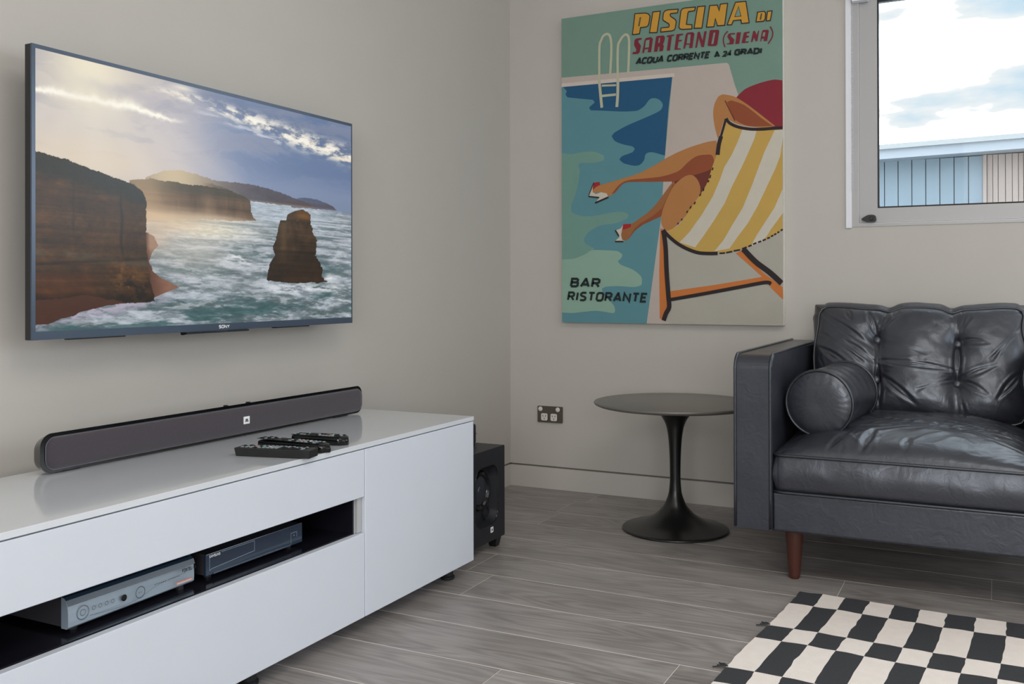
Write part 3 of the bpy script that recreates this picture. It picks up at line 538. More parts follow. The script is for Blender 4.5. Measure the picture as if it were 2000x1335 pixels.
# the picture on the screen: colours per vertex of a fine grid
def vnoise(u, v, seed, oct_=5, ro=.5):
    rg = np.random.RandomState(seed); out_ = np.zeros_like(u); amp = 1.0; tot = 0
    for o in range(oct_):
        lat = rg.rand(256, 256); x = u*2**o; y = v*2**o; xi = np.floor(x).astype(int); yi = np.floor(y).astype(int); fx = x-xi; fy = y-yi
        fx = fx*fx*(3-2*fx); fy = fy*fy*(3-2*fy); g = lambda a, b: lat[a % 256, b % 256]
        out_ += amp*((g(xi, yi)*(1-fx)+g(xi+1, yi)*fx)*(1-fy)+(g(xi, yi+1)*(1-fx)+g(xi+1, yi+1)*fx)*fy); tot += amp; amp *= ro
    return out_/tot
def inpoly(u, v, P):
    r = np.zeros(u.shape, bool); n = len(P)
    for i in range(n):
        (xa, ya), (xb, yb) = P[i], P[(i+1) % n]
        if ya == yb: continue
        r ^= ((ya > v) != (yb > v)) & (u < (xb-xa)*(v-ya)/(yb-ya)+xa)
    return r
def sstep(a, b, x): t = np.clip((x-a)/(b-a), 0, 1); return t*t*(3-2*t)
NU, NV = 900, 506
uu, vv = np.meshgrid(np.linspace(0, 1, NU), np.linspace(0, 1, NV))
def paint():
    u, v = uu, vv; col = np.zeros(u.shape+(3,))
    def mixc(c, m):
        nonlocal col
        c = np.array(c, float) if not isinstance(c, np.ndarray) or c.ndim == 1 else c
        col = col*(1-m[..., None])+c*m[..., None]
    A = 1.78
    # sky
    col[:] = (190, 184, 188)
    mixc((128, 142, 172), sstep(.34, .62, u+.10*(v-.6)))
    mixc((98, 120, 156), sstep(.50, .80, u)*sstep(.60, .74, v)*.85)
    mixc((120, 136, 164), sstep(.66, .56, v)*sstep(.5, .9, u)*.8)
    mixc((226, 204, 172), sstep(.18, 0., np.abs(v-.63))*sstep(.46, .12, u)*.7)
    def warp(a, b_, s_, k): return a+k*(vnoise(u*6, v*6, s_)-.5), b_+k*(vnoise(u*6+9, v*6, s_+50)-.5)
    wu, wv = warp(u, v, 61, .12)
    n1 = vnoise(wu*6+wv*5, wv*22-wu*3, 2, 6, .58); mixc((148, 150, 168), sstep(.46, .72, n1)*.55*sstep(.62, .8, v)); mixc((104, 122, 158), sstep(.52, .38, n1)*.5*sstep(.35, .7, u)*sstep(.6, .75, v))
    for (a_, w_, k_) in ((-.9, .05, .34), (-.45, .04, .26), (.1, .05, .30), (.7, .05, .24), (1.3, .06, .22), (1.9, .07, .18)):
        cx_ = .12+a_*(1.0-v)*.55; mixc((222, 212, 206), np.exp(-((u-cx_)/(w_*(.3+1.6*(1-v))))**2)*k_*sstep(.98, .80, v)*sstep(.52, .62, v))
    d = np.hypot((u-.125)*1.7, (v-.985)*.8); mixc((248, 246, 222), np.exp(-(d/.13)**2)*.97); mixc((236, 222, 196), np.exp(-(d/.27)**2)*.6)
    sv = .857+.010*np.sin(u*11)-.035*np.maximum(0, u-.2); rag = (vnoise(u*26, v*14, 4, 6, .6)-.5)*.040
    mixc((255, 250, 234), np.exp(-((v-sv+rag)/(.007+.010*vnoise(u*9, v*0, 5)))**2)*sstep(.40, .30, u)*np.clip(.25+1.3*vnoise(u*12, v*2, 6), 0, 1))
    mixc((168, 166, 182), np.exp(-((v-sv-.05+rag)/.022)**2)*.35*sstep(.05, .2, u)*sstep(.5, .3, u))
    band = .972-.105*sstep(.30, 1., u); bw = .016+.026*sstep(.35, .75, u)
    cu, cvv2 = warp(u, v, 71, .05); cl = vnoise(cu*26-cvv2*10, cvv2*44+cu*10, 7, 7, .64)
    mb = np.exp(-((v-band+.018)/bw)**2)*sstep(.24, .42, u)
    mixc((98, 112, 142), np.exp(-((v-band-.015)/(bw*1.5))**2)*sstep(.3, .5, u)*.55); mixc((236, 226, 208), mb*sstep(.34, .54, cl)*.9); mixc((255, 250, 238), mb*sstep(.48, .62, cl)*.85)
    mixc((220, 220, 222), np.exp(-((v-band+.055+.02*u)/.012)**2)*sstep(.35, .5, u)*sstep(.86, .7, u)*sstep(.44, .62, vnoise(cu*16, cvv2*50, 8, 6, .6))*.7)
    mixc((240, 228, 206), np.exp(-((v-.818)/.010)**2)*sstep(.88, .97, u)*sstep(.35, .55, cl))
    mixc((255, 245, 225), np.exp(-((u-.37)/.035)**2-((v-.985)/.012)**2)*.7)
    # sea
    sea = v < .547+.002*vnoise(u*30, v*0, 9)
    per = 1/np.clip(.62-v, .07, 1); wx, wy = u+.05*(vnoise(u*5, v*9, 10)-.5), v+.03*(vnoise(u*9, v*9, 41)-.5)
    foam = vnoise(wx*7, wy*per*9+wx*2, 11, 7, .62); f2 = vnoise(wx*24, wy*70+wx*6, 12, 6, .65); f3 = vnoise(wx*60, wy*150, 42, 4, .6)
    s = np.zeros_like(col); s[:] = (138, 146, 154)
    def sm(c, m):
        nonlocal s
        s = s*(1-m[..., None])+np.array(c, float)*m[..., None]
    sm((104, 118, 122), sstep(.40, .12, v)*.85); sm((82, 98, 102), sstep(.2, .0, v)*.7)
    sm((86, 108, 112), sstep(.50, .36, foam)*.7); sm((186, 193, 202), sstep(.46, .66, foam)*.85)
    sm((196, 202, 208), sstep(.50, .68, f2)*.55); sm((70, 86, 90), sstep(.50, .34, f2)*.45*sstep(.45, .1, v))
    sm((118, 132, 152), sstep(.52, .548, v)*sstep(.8, .95, u)*.8); sm((186, 198, 210), sstep(.40, .50, v)*sstep(.50, .62, u)*sstep(.99, .8, u)*.6)
    sm((236, 230, 206), np.exp(-((u-.44)/.15)**2-((v-.400)/.040)**2)*.85); sm((206, 200, 190), np.exp(-((u-.40)/.13)**2-((v-.31)/.09)**2)*.65)
    sm((222, 225, 228), np.exp(-((u-.545)/.055)**2-((v-.285+.25*(u-.545)**2*20)/.032)**2)*sstep(.38, .56, f2)*.95)
    sm((54, 88, 90), sstep(.54, .66, vnoise(wx*7, wy*24, 14, 5, .6))*.7*np.clip(sstep(.16, .06, v)+sstep(.8, .95, u)*sstep(.40, .2, v), 0, 1))
    sm((220, 224, 228), np.exp(-((v-.150-.02*(u-.8))/.018)**2)*sstep(.63, .69, u)*sstep(.99, .9, u)*sstep(.30, .55, f2)*.9)
    sm((226, 230, 232), np.exp(-((u-.90)/.018)**2-((v-.205)/.02)**2)*.8)
    s = s*(.86+.28*f3[..., None]); col = np.where(sea[..., None], s, col)
    jag = .012*(vnoise(u*40, v*40, 15)-.5); rough_ = .010*(vnoise(u*90, v*90, 43, 4, .7)-.5)
    def land(P, fn, jg=1.0):
        nonlocal col
        m = inpoly(u+jag*jg+rough_*jg, v+jag*jg*1.2+rough_, P); c = fn(); col = np.where(m[..., None], c, col)
    def L3(c): return np.array(c, float)
    def bl_(c, k, m): m = m[..., None]; return c*(1-m)+L3(k)*m
    def ridge(base, haze, hx, hw):
        def f():
            c = np.zeros_like(col); c[:] = base; c = c*(.86+.28*vnoise(u*30, v*40, 16, 5, .6)[..., None]); c = bl_(c, (86, 68, 66), sstep(.585, .56, v)*.5*sstep(.6, .8, u))
            return bl_(c, haze, np.clip(np.exp(-((u-hx)/hw)**2)*.85+sstep(.56, .545, v)*.35, 0, .95))
        return f
    land([(.74, .54), (.764, .588), (.80, .597), (.848, .592), (.892, .579), (.918, .565), (.934, .549)], ridge((84, 92, 116), (150, 150, 165), .2, .1), .3)
    land([(.26, .55), (.266, .595), (.316, .631), (.36, .642), (.406, .635), (.46, .622), (.487, .619), (.573, .624), (.64, .618), (.685, .608), (.74, .592), (.79, .575), (.82, .56), (.84, .546)], ridge((78, 74, 84), (222, 200, 158), .34, .15), .4)
    land([(.42, .54), (.43, .602), (.46, .604), (.50, .592), (.55, .570), (.585, .545)], ridge((92, 82, 72), (216, 190, 148), .40, .05), .4)
    def mid():
        c = np.zeros_like(col); c[:] = (88, 68, 50); st = vnoise(u*4, v*80, 17, 5, .6)[..., None]; c = c*(.7+.6*st)*(.8+.4*vnoise(u*60, v*14, 44)[..., None]); c = bl_(c, (60, 56, 44), sstep(.535, .565, v)*.75)
        return bl_(c, (202, 170, 130), np.clip(np.exp(-((u-.255)/.08)**2)*.6+sstep(.475, .44, v)*.55+np.exp(-((u-.45)/.03)**2-((v-.50)/.05)**2)*.25, 0, .92))
    land([(.225, .40), (.223, .577), (.28, .592), (.331, .590), (.40, .586), (.438, .590), (.50, .586), (.538, .578), (.575, .560), (.588, .545), (.592, .50), (.600, .475), (.612, .462), (.55, .452), (.45, .448), (.35, .44), (.27, .42)], mid, .4)
    fog = vnoise(u*8, v*12, 45); mixc((218, 190, 156), np.exp(-((u-.33)/.13)**2-((v-.430)/.050)**2)*(.55+.5*fog)); mixc((206, 180, 154), np.exp(-((u-.285)/.05)**2-((v-.36)/.06)**2)*.7)
    mixc((226, 208, 184), np.exp(-((u-.48)/.12)**2-((v-.455)/.020)**2)*.5)
    bn = .008*(vnoise(u*50, v*50, 18)-.5)
    sand = inpoly(u+bn, v+bn, [(-.1, .020), (.03, .026), (.06, .046), (.084, .050), (.10, .066), (.139, .077), (.17, .090), (.21, .094), (.283, .112), (.33, .140), (.358, .156), (.33, .176), (.303, .198), (.285, .225), (.275, .26), (.285, .30), (.30, .325), (.29, .36), (.26, .38), (-.1, .3)])
    sc = np.zeros_like(col); sc[:] = (72, 42, 30); sc = bl_(sc, (150, 108, 88), sstep(.25, .33, u)*.8); sc = bl_(sc, (190, 156, 130), sstep(.24, .33, v)*sstep(.26, .28, u)*.7); sc = sc*(.92+.16*vnoise(u*60, v*60, 19))[..., None]
    edge = .018+.33*np.maximum(0, u-.02)*.85; fo = (v < edge+.034+.05*np.exp(-((u-.16)/.05)**2)+bn*2) & (u < .42); fm = vnoise(wx*50, wy*90, 20, 5, .65)
    k_ = (sstep(-.03, .02, v-edge+.03*(fm-.5))*fo*sstep(.42, .25, u)*(.35+.65*sstep(.35, .6, fm)))[..., None]
    col = col*(1-k_)+L3((172, 166, 182))*k_
    col = np.where(sand[..., None], sc, col)
    def near():
        c = np.zeros_like(col); c[:] = (66, 44, 25); wob = .02*(vnoise(u*5, v*5, 46)-.5); st = vnoise(u*3, (v+wob)*60, 21, 6, .65)[..., None]; c = c*(.5+.95*st)
        blk = vnoise(u*22+3*vnoise(u*4, v*3, 47), v*9, 22, 5, .65)[..., None]; c = c*(.55+.85*blk); c = bl_(c, (104, 62, 26), sstep(.50, .75, vnoise(u*9, v*14, 23, 5, .6))*.6)
        cr = np.exp(-((u-.197-.01*vnoise(v*12, u*0, 48))/.004)**2)*sstep(.25, .3, v)+np.exp(-((u-.085)/.003)**2)*.4*sstep(.3, .4, v); c = bl_(c, (24, 17, 12), np.clip(cr, 0, 1)*.7)
        top = .625-.075*u/.24; g_ = sstep(-.085, -.03, v-top+.05*(vnoise(u*26, v*30, 24, 5, .6)-.5)); c = bl_(c, (30, 32, 27), g_*.95)*(.85+.3*vnoise(u*120, v*120, 25)[..., None])
        c = bl_(c, (74, 74, 64), np.exp(-((v-.268+.10*(u-.13))/.022)**2)*.55*sstep(.3, .6, vnoise(u*20, v*40, 26)))
        c = bl_(c, (22, 14, 10), np.exp(-((v-.238-.12*u)/.006)**2)*.5)
        rk = np.exp(-((u-.215-.12*(.2-v))/.040)**2)*sstep(.29, .22, v)*sstep(.40, .62, vnoise(u*34-v*20, v*26+u*20, 27, 5, .65)); c = bl_(c, (112, 76, 34), rk*.85)
        rd = np.exp(-((u-.24)/.05)**2)*sstep(.24, .16, v)*sstep(.5, .38, vnoise(u*40, v*34, 49, 4, .6)); c = bl_(c, (20, 16, 14), rd*.7)
        c = bl_(c, (92, 44, 18), sstep(.215, .20, v)*sstep(.16, .10, u)*.35)
        return bl_(c, (14, 10, 8), sstep(.135, .105, v-.02*vnoise(u*20, v, 28))*.6)
    land([(-.1, .65), (0, .637), (.046, .628), (.092, .614), (.13, .598), (.173, .580), (.215, .568), (.239, .559), (.259, .535), (.267, .49), (.266, .34), (.271, .28), (.273, .239), (.278, .18), (.289, .125), (.288, .098), (.24, .094), (.21, .100), (.16, .113), (.121, .130), (.057, .116), (-.1, .10)], near, .45)
    def rock():
        c = np.zeros_like(col); c[:] = (60, 43, 27); st = vnoise(u*5, v*70, 29, 6, .65)[..., None]; c = c*(.5+.95*st); c = c*(.6+.75*vnoise(u*46, v*20, 30, 5, .65)[..., None])
        c = bl_(c, (128, 82, 26), np.exp(-((v-.505)/.018)**2-((u-.79)/.035)**2)*.8); c = bl_(c, (112, 88, 54), np.exp(-((u-.712)/.016)**2)*.45*(v > .27)*(v < .49)); c = bl_(c, (34, 26, 18), np.exp(-((v-.472)/.012)**2)*.6*sstep(.4, .6, vnoise(u*90, v*90, 50)))
        c = bl_(c, (26, 19, 13), np.exp(-((v-.325)/.008)**2)*.5); return bl_(c, (30, 20, 13), sstep(.34, .30, v)*.45)
    land([(.76, .526), (.785, .534), (.805, .526), (.818, .512), (.822, .47), (.832, .43), (.842, .40), (.846, .356), (.838, .31), (.858, .285), (.869, .255), (.868, .215), (.880, .195), (.892, .183), (.85, .178), (.805, .179), (.75, .176), (.703, .181), (.645, .188), (.652, .22), (.657, .261), (.68, .31), (.669, .345), (.684, .382), (.690, .43), (.697, .47), (.724, .48), (.73, .507)], rock, .8)
    return np.clip(col, 0, 255)/255.
pc = paint(); lin = np.where(pc <= .04045, pc/12.92, ((pc+.055)/1.055)**2.4)
me = bpy.data.meshes.new('screen'); base = tvt.location
vx = np.empty((NV*NU, 3)); vx[:, 0] = TX0-.0010-base.x; vx[:, 1] = (SY0+(SY1-SY0)*uu).ravel()-base.y; vx[:, 2] = (SZ0+(SZ1-SZ0)*vv).ravel()-base.z
me.vertices.add(NV*NU); me.vertices.foreach_set('co', vx.ravel())
ii = (np.arange(NV-1)[:, None]*NU+np.arange(NU-1)[None, :]).ravel(); quads = np.stack([ii, ii+1, ii+NU+1, ii+NU], 1)
me.loops.add(quads.size); me.loops.foreach_set('vertex_index', quads.ravel().astype(np.int32)); me.polygons.add(len(quads)); me.polygons.foreach_set('loop_start', np.arange(len(quads), dtype=np.int32)*4); me.polygons.foreach_set('loop_total', np.full(len(quads), 4, np.int32)); me.update(calc_edges=True)
ca = me.color_attributes.new('shown', 'FLOAT_COLOR', 'POINT'); ca.data.foreach_set('color', np.concatenate([lin.reshape(-1, 3), np.ones((NV*NU, 1))], 1).ravel().astype(np.float32))
ms = bpy.data.materials.new('lit_screen'); ms.use_nodes = True; n = ms.node_tree; b = n.nodes['Principled BSDF']; at = n.nodes.new('ShaderNodeVertexColor'); at.layer_name = 'shown'
n.links.new(at.outputs['Color'], b.inputs['Emission Color']); b.inputs['Emission Strength'].default_value = .93; b.inputs['Base Color'].default_value = (.01, .01, .01, 1); b.inputs['Roughness'].default_value = .25; b.inputs['Specular IOR Level'].default_value = .25
me.materials.append(ms); so2 = bpy.data.objects.new('screen', me); COL.objects.link(so2); so2.parent = tvt
so2['label'] = 'lit screen with cliffs, surf and a rock stack'

# ------------------------------------------------------------------ media cabinet
CF, CE, CB, CT, CY = .5, -1.218, .049, .4725, -3.03
cab = thing('media_cabinet', (.3, -2.12, 0), 'long low white gloss media cabinet along the left wall', 'cabinet')
XB = .096
tp = obj('top_panel', *box((XB, CY, .4605), (CF+.001, CE+.001, CT), .0008, 1), M_gloss, cab); tp['label'] = 'glossy top panel'
obj('carcass', *merge(box((XB, CE-.016, CB+.004), (CF-.019, CE, .459)), box((XB, -1.778, CB+.004), (CF-.019, -1.762, .459)), box((XB, CY, CB+.004), (CF-.019, CY+.016, .459)), box((XB, CY+.016, CB+.004), (CF-.019, CE-.016, CB+.018)), box((XB, CY+.016, CB+.018), (XB+.006, CE-.016, .459))), M_white, cab)
obj('divider_edge', *box((CF-.021, -1.7775, .2555), (CF-.010, -1.761, .3425), .0006, 1), M_edge, cab)
obj('shelf', *box((XB+.006, CY+.016, .2425), (CF-.020, -1.778, .2555)), M_slot, cab)['label'] = 'glossy black shelf'
obj('niche_liner', *merge(box((XB+.006, CY+.016, .2555), (XB+.012, -1.778, .346)), box((XB+.012, -1.784, .2555), (CF-.020, -1.778, .346)), box((XB+.012, CY+.016, .343), (CF-.020, -1.784, .350)), box((XB+.012, CY+.016, .2555), (CF-.02, CY+.022, .343))), M_slot, cab)
obj('door', *box((CF-.018, -1.7580, CB), (CF, CE, .4575), .0012, 1), M_white, cab)
obj('drawer', *box((CF-.018, CY, .3425), (CF, -1.7610, .4575), .0012, 1), M_white, cab)['label'] = 'shallow upper drawer front'
obj('drawer', *box((CF-.018, CY, CB), (CF, -1.7610, .2538), .0012, 1), M_white, cab)['label'] = 'deep lower drawer front'
for x_, y_ in ((.44, -1.268), (.16, -1.268), (.44, -2.1), (.16, -2.1), (.44, -2.97), (.16, -2.97)):
    obj('leg', *lathe([(.019, 0), (.021, .003), (.021, .008), (.0165, .011), (.0165, .0535)], (x_, y_, 0), (0, 0, 1), 24), M_rubber, cab)

# ------------------------------------------------------------------ soundbar
sb = thing('soundbar', (.13, -1.85, CT), 'long black soundbar with rounded left end lying on the white cabinet', 'speaker')
def sbprof(y0, y1, z0, z1, r): return rrect(y0, z0, y1, z1, r, 8)
V, F = extrude(sbprof(-2.405, -1.300, CT+.003, .5565, .026), 0, .118, .158)
V = [(x, (y+.030 if y < -1.9 else y-.020) if x < .13 else (y+.014 if y < -1.9 else y), z-(.012 if x < .13 and z > .53 else 0)) for x, y, z in V]; obj('casing', V, F, M_piano, sb)
def dome_front(name, y0, y1, z0, z1, r, xa, bulge, m):
    rings = []; V, F = [], []
    for k, (ins, dx) in enumerate(((0, 0), (.0, bulge*.35), (.0012, bulge*.6), (.004, bulge*.8), (.010, bulge*.95), (.018, bulge))):
        P = rrect(y0+ins, z0+ins, y1-ins, z1-ins, max(.004, r-ins), 8); n0 = len(V); V += [(xa+dx, p[0], p[1]) for p in P]; rings.append((n0, len(P)))
    for (a, n), (b, _) in zip(rings[:-1], rings[1:]):
        for i in range(n): F.append((a+i, a+(i+1) % n, b+(i+1) % n, b+i))
    a, n = rings[-1]; F.append(tuple(a+i for i in range(n)))
    return obj(name, V, F, m, sb, smooth=True)
gr = dome_front('grille', -2.378, -1.3065, CT+.0095, .5475, .021, .157, .012, M_grille)
obj('chrome_edge', *tube([(.1585, p[0], p[1]) for p in rrect(-2.3785, CT+.009, -1.306, .548, .0215, 8)], .0012, 6, True), mat('edge_line_silver', C(110, 110, 120, 1.4), .3, metal=.7), sb)
for y_ in (-1.86, -1.78): obj('control_button', *lathe([(.006, 0), (.006, .0028), (.004, .0034)], (.146, y_, .5540), (0, 0, 1), 14), M_rubber, sb)
bd = obj('badge', *box((.1675, -1.8215, .5055), (.1702, -1.8000, .5245), .0004, 1), M_logo, gr); bd['label'] = 'white square badge'
obj('maker_lettering', *flat_text('JBL', .0125, .0062, .0018, plY(-1.8172, .5118, .17035)), M_black, sb)
for y_ in (-2.31, -1.38): obj('foot', *box((.125, y_-.02, CT), (.150, y_+.02, CT+.004)), M_rubber, sb)

# ------------------------------------------------------------------ remote controls
def remote(label, p0, p1, wd, ht, style, seed):
    a = Vector(p0+(CT,)); b = Vector(p1+(CT,)); ax = (b-a).normalized(); sd = Vector((-ax.y, ax.x, 0)); L_ = (b-a).length
    t = thing('remote_control', tuple((a+b)/2), label, 'remote', 'remote controls on the cabinet')
    T_ = lambda v: tuple(a+ax*v[0]+sd*v[1]+Vector((0, 0, v[2])))
    if style == 'box':
        V, F = box((0, -wd/2, .0005), (L_, wd/2, ht), .0015, 2); V = [(x+(.003 if z < ht*.5 and x < .01 else 0), y*(.93 if z < ht*.5 else 1), z) for x, y, z in V]
    else:
        S = []; n = 26
        for k in range(15):
            q = k/14; w_ = wd/2*(1-.16*math.sin(q*3.14)**2)*(min(1, (q/.06)**.5 if q < .06 else 1))*(min(1, ((1-q)/.10)**.5 if q > .9 else 1)); h0 = ht*(.8+.2*q) if style == 'fat' else ht
            hh = h0*(min(1, .55+.45*min(1, (1-q)/.08))) if q > .92 else h0*(min(1, .6+.4*q/.06) if q < .06 else 1)
            S.append([(q*L_, max(w_, .003)*math.copysign(abs(math.cos(6.2832*i/n))**.55, math.cos(6.2832*i/n)), .0005+hh*.5+hh*.5*math.copysign(abs(math.sin(6.2832*i/n))**(.45), math.sin(6.2832*i/n))) for i in range(n)])
        V = [v for r in S for v in r]; F = [(i*n+k, i*n+(k+1) % n, (i+1)*n+(k+1) % n, (i+1)*n+k) for i in range(14) for k in range(n)]+[tuple(range(n-1, -1, -1)), tuple(14*n+k for k in range(n))]
    obj('casing', [T_(v) for v in V], F, M_piano if style != 'box' else M_black, t, smooth=style != 'box')
    face = box((L_*.04, -wd*.40, ht-.0004), (L_*.90, wd*.40, ht+.0003)); obj('button_face', [T_(v) for v in face[0]], face[1], M_black, t)
    r = random.Random(seed); G, CO, DK = [], [], []
    cols = 4 if style == 'box' else 3; rows = 15
    for i in range(rows):
        for j in range(cols):
            if style != 'box' and 4 <= i <= 6: continue
            x = L_*(.08+.80*i/(rows-1)); y = wd*.68*((j+.5)/cols-.5); bx = box((x-.0030, y-.0028, ht), (x+.0033, y+.0028, ht+.0022), .0006, 1)
            (G if r.random() < .55 else DK).append(([T_(v) for v in bx[0]], bx[1]))
    if style != 'box': q = lathe([(.0125, ht), (.0125, ht+.0015), (.010, ht+.002)], (L_*.40, 0, 0), (0, 0, 1), 20); DK.append(([T_(v) for v in q[0]], q[1]))
    obj('grey_buttons', *merge(*G), M_gb, t)['kind'] = 'stuff'; obj('black_buttons', *merge(*DK), M_rubber, t)['kind'] = 'stuff'
    CB_ = []
    for k, (mm, nm) in enumerate(((M_cr, 'red_button'), (M_cg, 'green_button'), (M_cw, 'pale_button'))):
        x = L_*(.22+.10*k if style == 'box' else .62+.05*k); y = wd*(.05 if k else .12); bx = box((x-.0035, y-.003, ht), (x+.0035, y+.003, ht+.0021), .0006, 1); obj(nm, [T_(v) for v in bx[0]], bx[1], mm, t)
M_gb = mat('remote_key_grey', C(128, 136, 140, 1.4), .5); M_cr = mat('red_key', C(190, 60, 60, 1.3), .5); M_cg = mat('green_key', C(60, 140, 110, 1.3), .5); M_cw = mat('pale_key', C(200, 205, 205, 1.3), .5)
remote('square-ended black remote control nearest the cabinet front edge, leftmost of three', (.336, -2.016), (.515, -1.974), .048, .0190, 'box', 1)
remote('thick black remote control with rounded glossy end, middle of the three', (.292, -1.900), (.508, -1.907), .044, .0205, 'fat', 2)
remote('slim black remote control with round glossy end, furthest right of the three', (.325, -1.815), (.480, -1.800), .050, .0205, 'slim', 3)

# ------------------------------------------------------------------ set-top box and disc player in the niche
SHZ = .2555
st = thing('set_top_box', (.36, -2.41, SHZ), 'silver-fronted set-top box in the black open shelf', 'media box')
SXF, SYa, SYb, SZa, SZb = .452, -2.556, -2.258, .2640, .3175
obj('case', *box((.20, SYa+.003, SZa+.001), (SXF-.016, SYb-.003, SZb-.004), .001), M_silverside, st)
pf = [(SXF-.018, SZa), (SXF-.004, SZa), (SXF-.0008, SZa+.003), (SXF, SZa+.012), (SXF-.0003, SZa+.026), (SXF-.002, SZb-.014), (SXF-.006, SZb-.005), (SXF-.012, SZb-.0008), (SXF-.018, SZb)]
V, F = extrude(pf, 1, SYa, SYb); V = [(x-(.010*max(0, (y-(SYb-.012))/.012)**2), y, z) for x, y, z in V]
fp = obj('front_panel', V, F, M_silver, st); fp['label'] = 'curved brushed silver front'
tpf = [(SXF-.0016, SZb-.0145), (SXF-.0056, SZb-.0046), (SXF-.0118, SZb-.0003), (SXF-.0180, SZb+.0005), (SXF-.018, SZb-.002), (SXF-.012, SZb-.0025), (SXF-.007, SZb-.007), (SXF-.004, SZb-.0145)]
obj('dark_reflection_strip', *extrude(tpf, 1, SYa+.0005, SYb-.006), mat('navy_reflection', C(44, 62, 80), .25), st)  # navy colour imitates the dark niche reflected in the curved top
M_engr = mat('engraved_line', C(95, 105, 118), .4, metal=.5)
def plX(x): return lambda a, b: (x, a, b)
def circ(cy, cz, r, wt, x=SXF+.0003, n=26): 
    P = [(cy+r*math.cos(2*math.pi*k/n), cz+r*math.sin(2*math.pi*k/n)) for k in range(n)]; P.append(P[0]); V, F = ribbon(P, wt); return [(x, a, b) for a, b in V], F
Lp = [circ(-2.5265, .2855, .0120, .0011), circ(-2.5265, .2855, .0052, .0008), circ(-2.4015, .2850, .0105, .0015)]
for k in range(4): Lp.append(circ(-2.5040+.0135*k, .2872, .0034, .0008))
for dy_ in (-.0025, .0025): Lp.append(([(SXF+.0004, -2.4015+dy_-.0014, .2838), (SXF+.0004, -2.4015+dy_+.0014, .2850), (SXF+.0004, -2.4015+dy_-.0014, .2862)], [(0, 1, 2)]))
cvv, cff = ribbon(catmull([(-2.512, .276), (-2.46, .272), (-2.42, .2725), (-2.39, .279), (-2.36, .287), (-2.32, .291), (-2.29, .292)], False, 6), .0006); Lp.append(([(SXF+.0003, a, b) for a, b in cvv], cff))
for k in range(12):
    yy = -2.368+.0050*k+(.004 if k > 5 else 0); Lp.append(([(SXF+.0003, yy, .2890), (SXF+.0003, yy+.003, .2890), (SXF+.0003, yy+.003, .2905), (SXF+.0003, yy, .2905)], [(0, 1, 2, 3)]))
obj('engraving', *merge(*Lp), M_engr, st)['kind'] = 'stuff'
obj('sensor_button', *lathe([(.0060, 0), (.0060, .0008), (.0045, .0012)], (SXF-.0002, -2.4385, .2855), (1, 0, 0), 20), M_piano, st)
obj('name_lettering', *merge(flat_text('FOXTEL', .0250, .0056, .0014, lambda a, b: (SXF+.0002, -2.2985+a, .2945+b)), flat_text('iQ', .0085, .0056, .0008, lambda a, b: (SXF+.0002, -2.2720+a, .2945+b))), M_black, st)
obj('card_slot', *merge(box((SXF-.001, -2.3170, .2770), (SXF+.0004, -2.2730, .2784))), mat('slot_red', C(200, 120, 105, 1.3), .4), st)['label'] = 'red card slot'  # plain pale red colour on the slot
obj('slot_flap', *box((SXF-.001, -2.3120, .2738), (SXF+.0003, -2.2750, .2768)), mat('pale_pink_plastic', C(205, 180, 175, 1.2), .4), st)
for y_ in (-2.53, -2.285):
    for x_ in (.43, .23): obj('foot', *lathe([(.008, 0), (.008, .009)], (x_, y_, SHZ), (0, 0, 1), 12), M_rubber, st)
dv = thing('disc_player', (.35, -2.07, SHZ), 'slim black disc player right of the silver box in the open shelf', 'media box')
DXF = .440
obj('case', *box((.22, -2.222, SHZ+.009), (DXF-.004, -1.925, SHZ+.052), .0015), M_silverside, dv)
obj('front_panel', *box((DXF-.006, -2.224, SHZ+.008), (DXF, -1.922, SHZ+.053), .0015), mat('navy_gloss_panel', C(42, 58, 78), .12, coat=.4), dv)
M_line = mat('pale_line', C(150, 175, 195, 1.3), .5)
fr = [([(DXF+.0002, a, b) for a, b in v], f) for v, f in (ribbon([(-2.214, .302), (-2.214, .274), (-2.208, .2765), (-2.082, .2825)], .0007), ribbon([(-2.180, .3045), (-2.082, .3040), (-2.082, .2825)], .0007), ribbon([(-1.962, .268), (-1.962, .292), (-1.942, .292), (-1.942, .280)], .0006))]
fr.append(([(DXF+.0002, -1.953, .2845), (DXF+.0002, -1.9505, .2845), (DXF+.0002, -1.9505, .2865), (DXF+.0002, -1.953, .2865)], [(0, 1, 2, 3)]))
obj('panel_outline', *merge(*fr), M_line, dv)['kind'] = 'stuff'
obj('maker_lettering', *flat_text('SAMSUNG', .030, .0045, .0012, lambda a, b: (DXF+.0003, -2.2145+a, .3000+b)), M_logo, dv)
obj('tray_lip', *box((DXF-.002, -2.205, SHZ+.009), (DXF+.0025, -1.965, SHZ+.0125), .0008), M_bezel, dv)
for y_ in (-2.2, -1.95):
    for x_ in (.42, .25): obj('foot', *lathe([(.008, 0), (.008, .010)], (x_, y_, SHZ), (0, 0, 1), 12), M_rubber, dv)

# ------------------------------------------------------------------ subwoofer beyond the cabinet
sx1, sy0, sy1, sz0, sz1 = .4190, -1.108, -.8640, .0335, .3310
sw = thing('subwoofer', (.30, -.985, 0), 'black subwoofer on short feet between the cabinet and the corner', 'speaker')
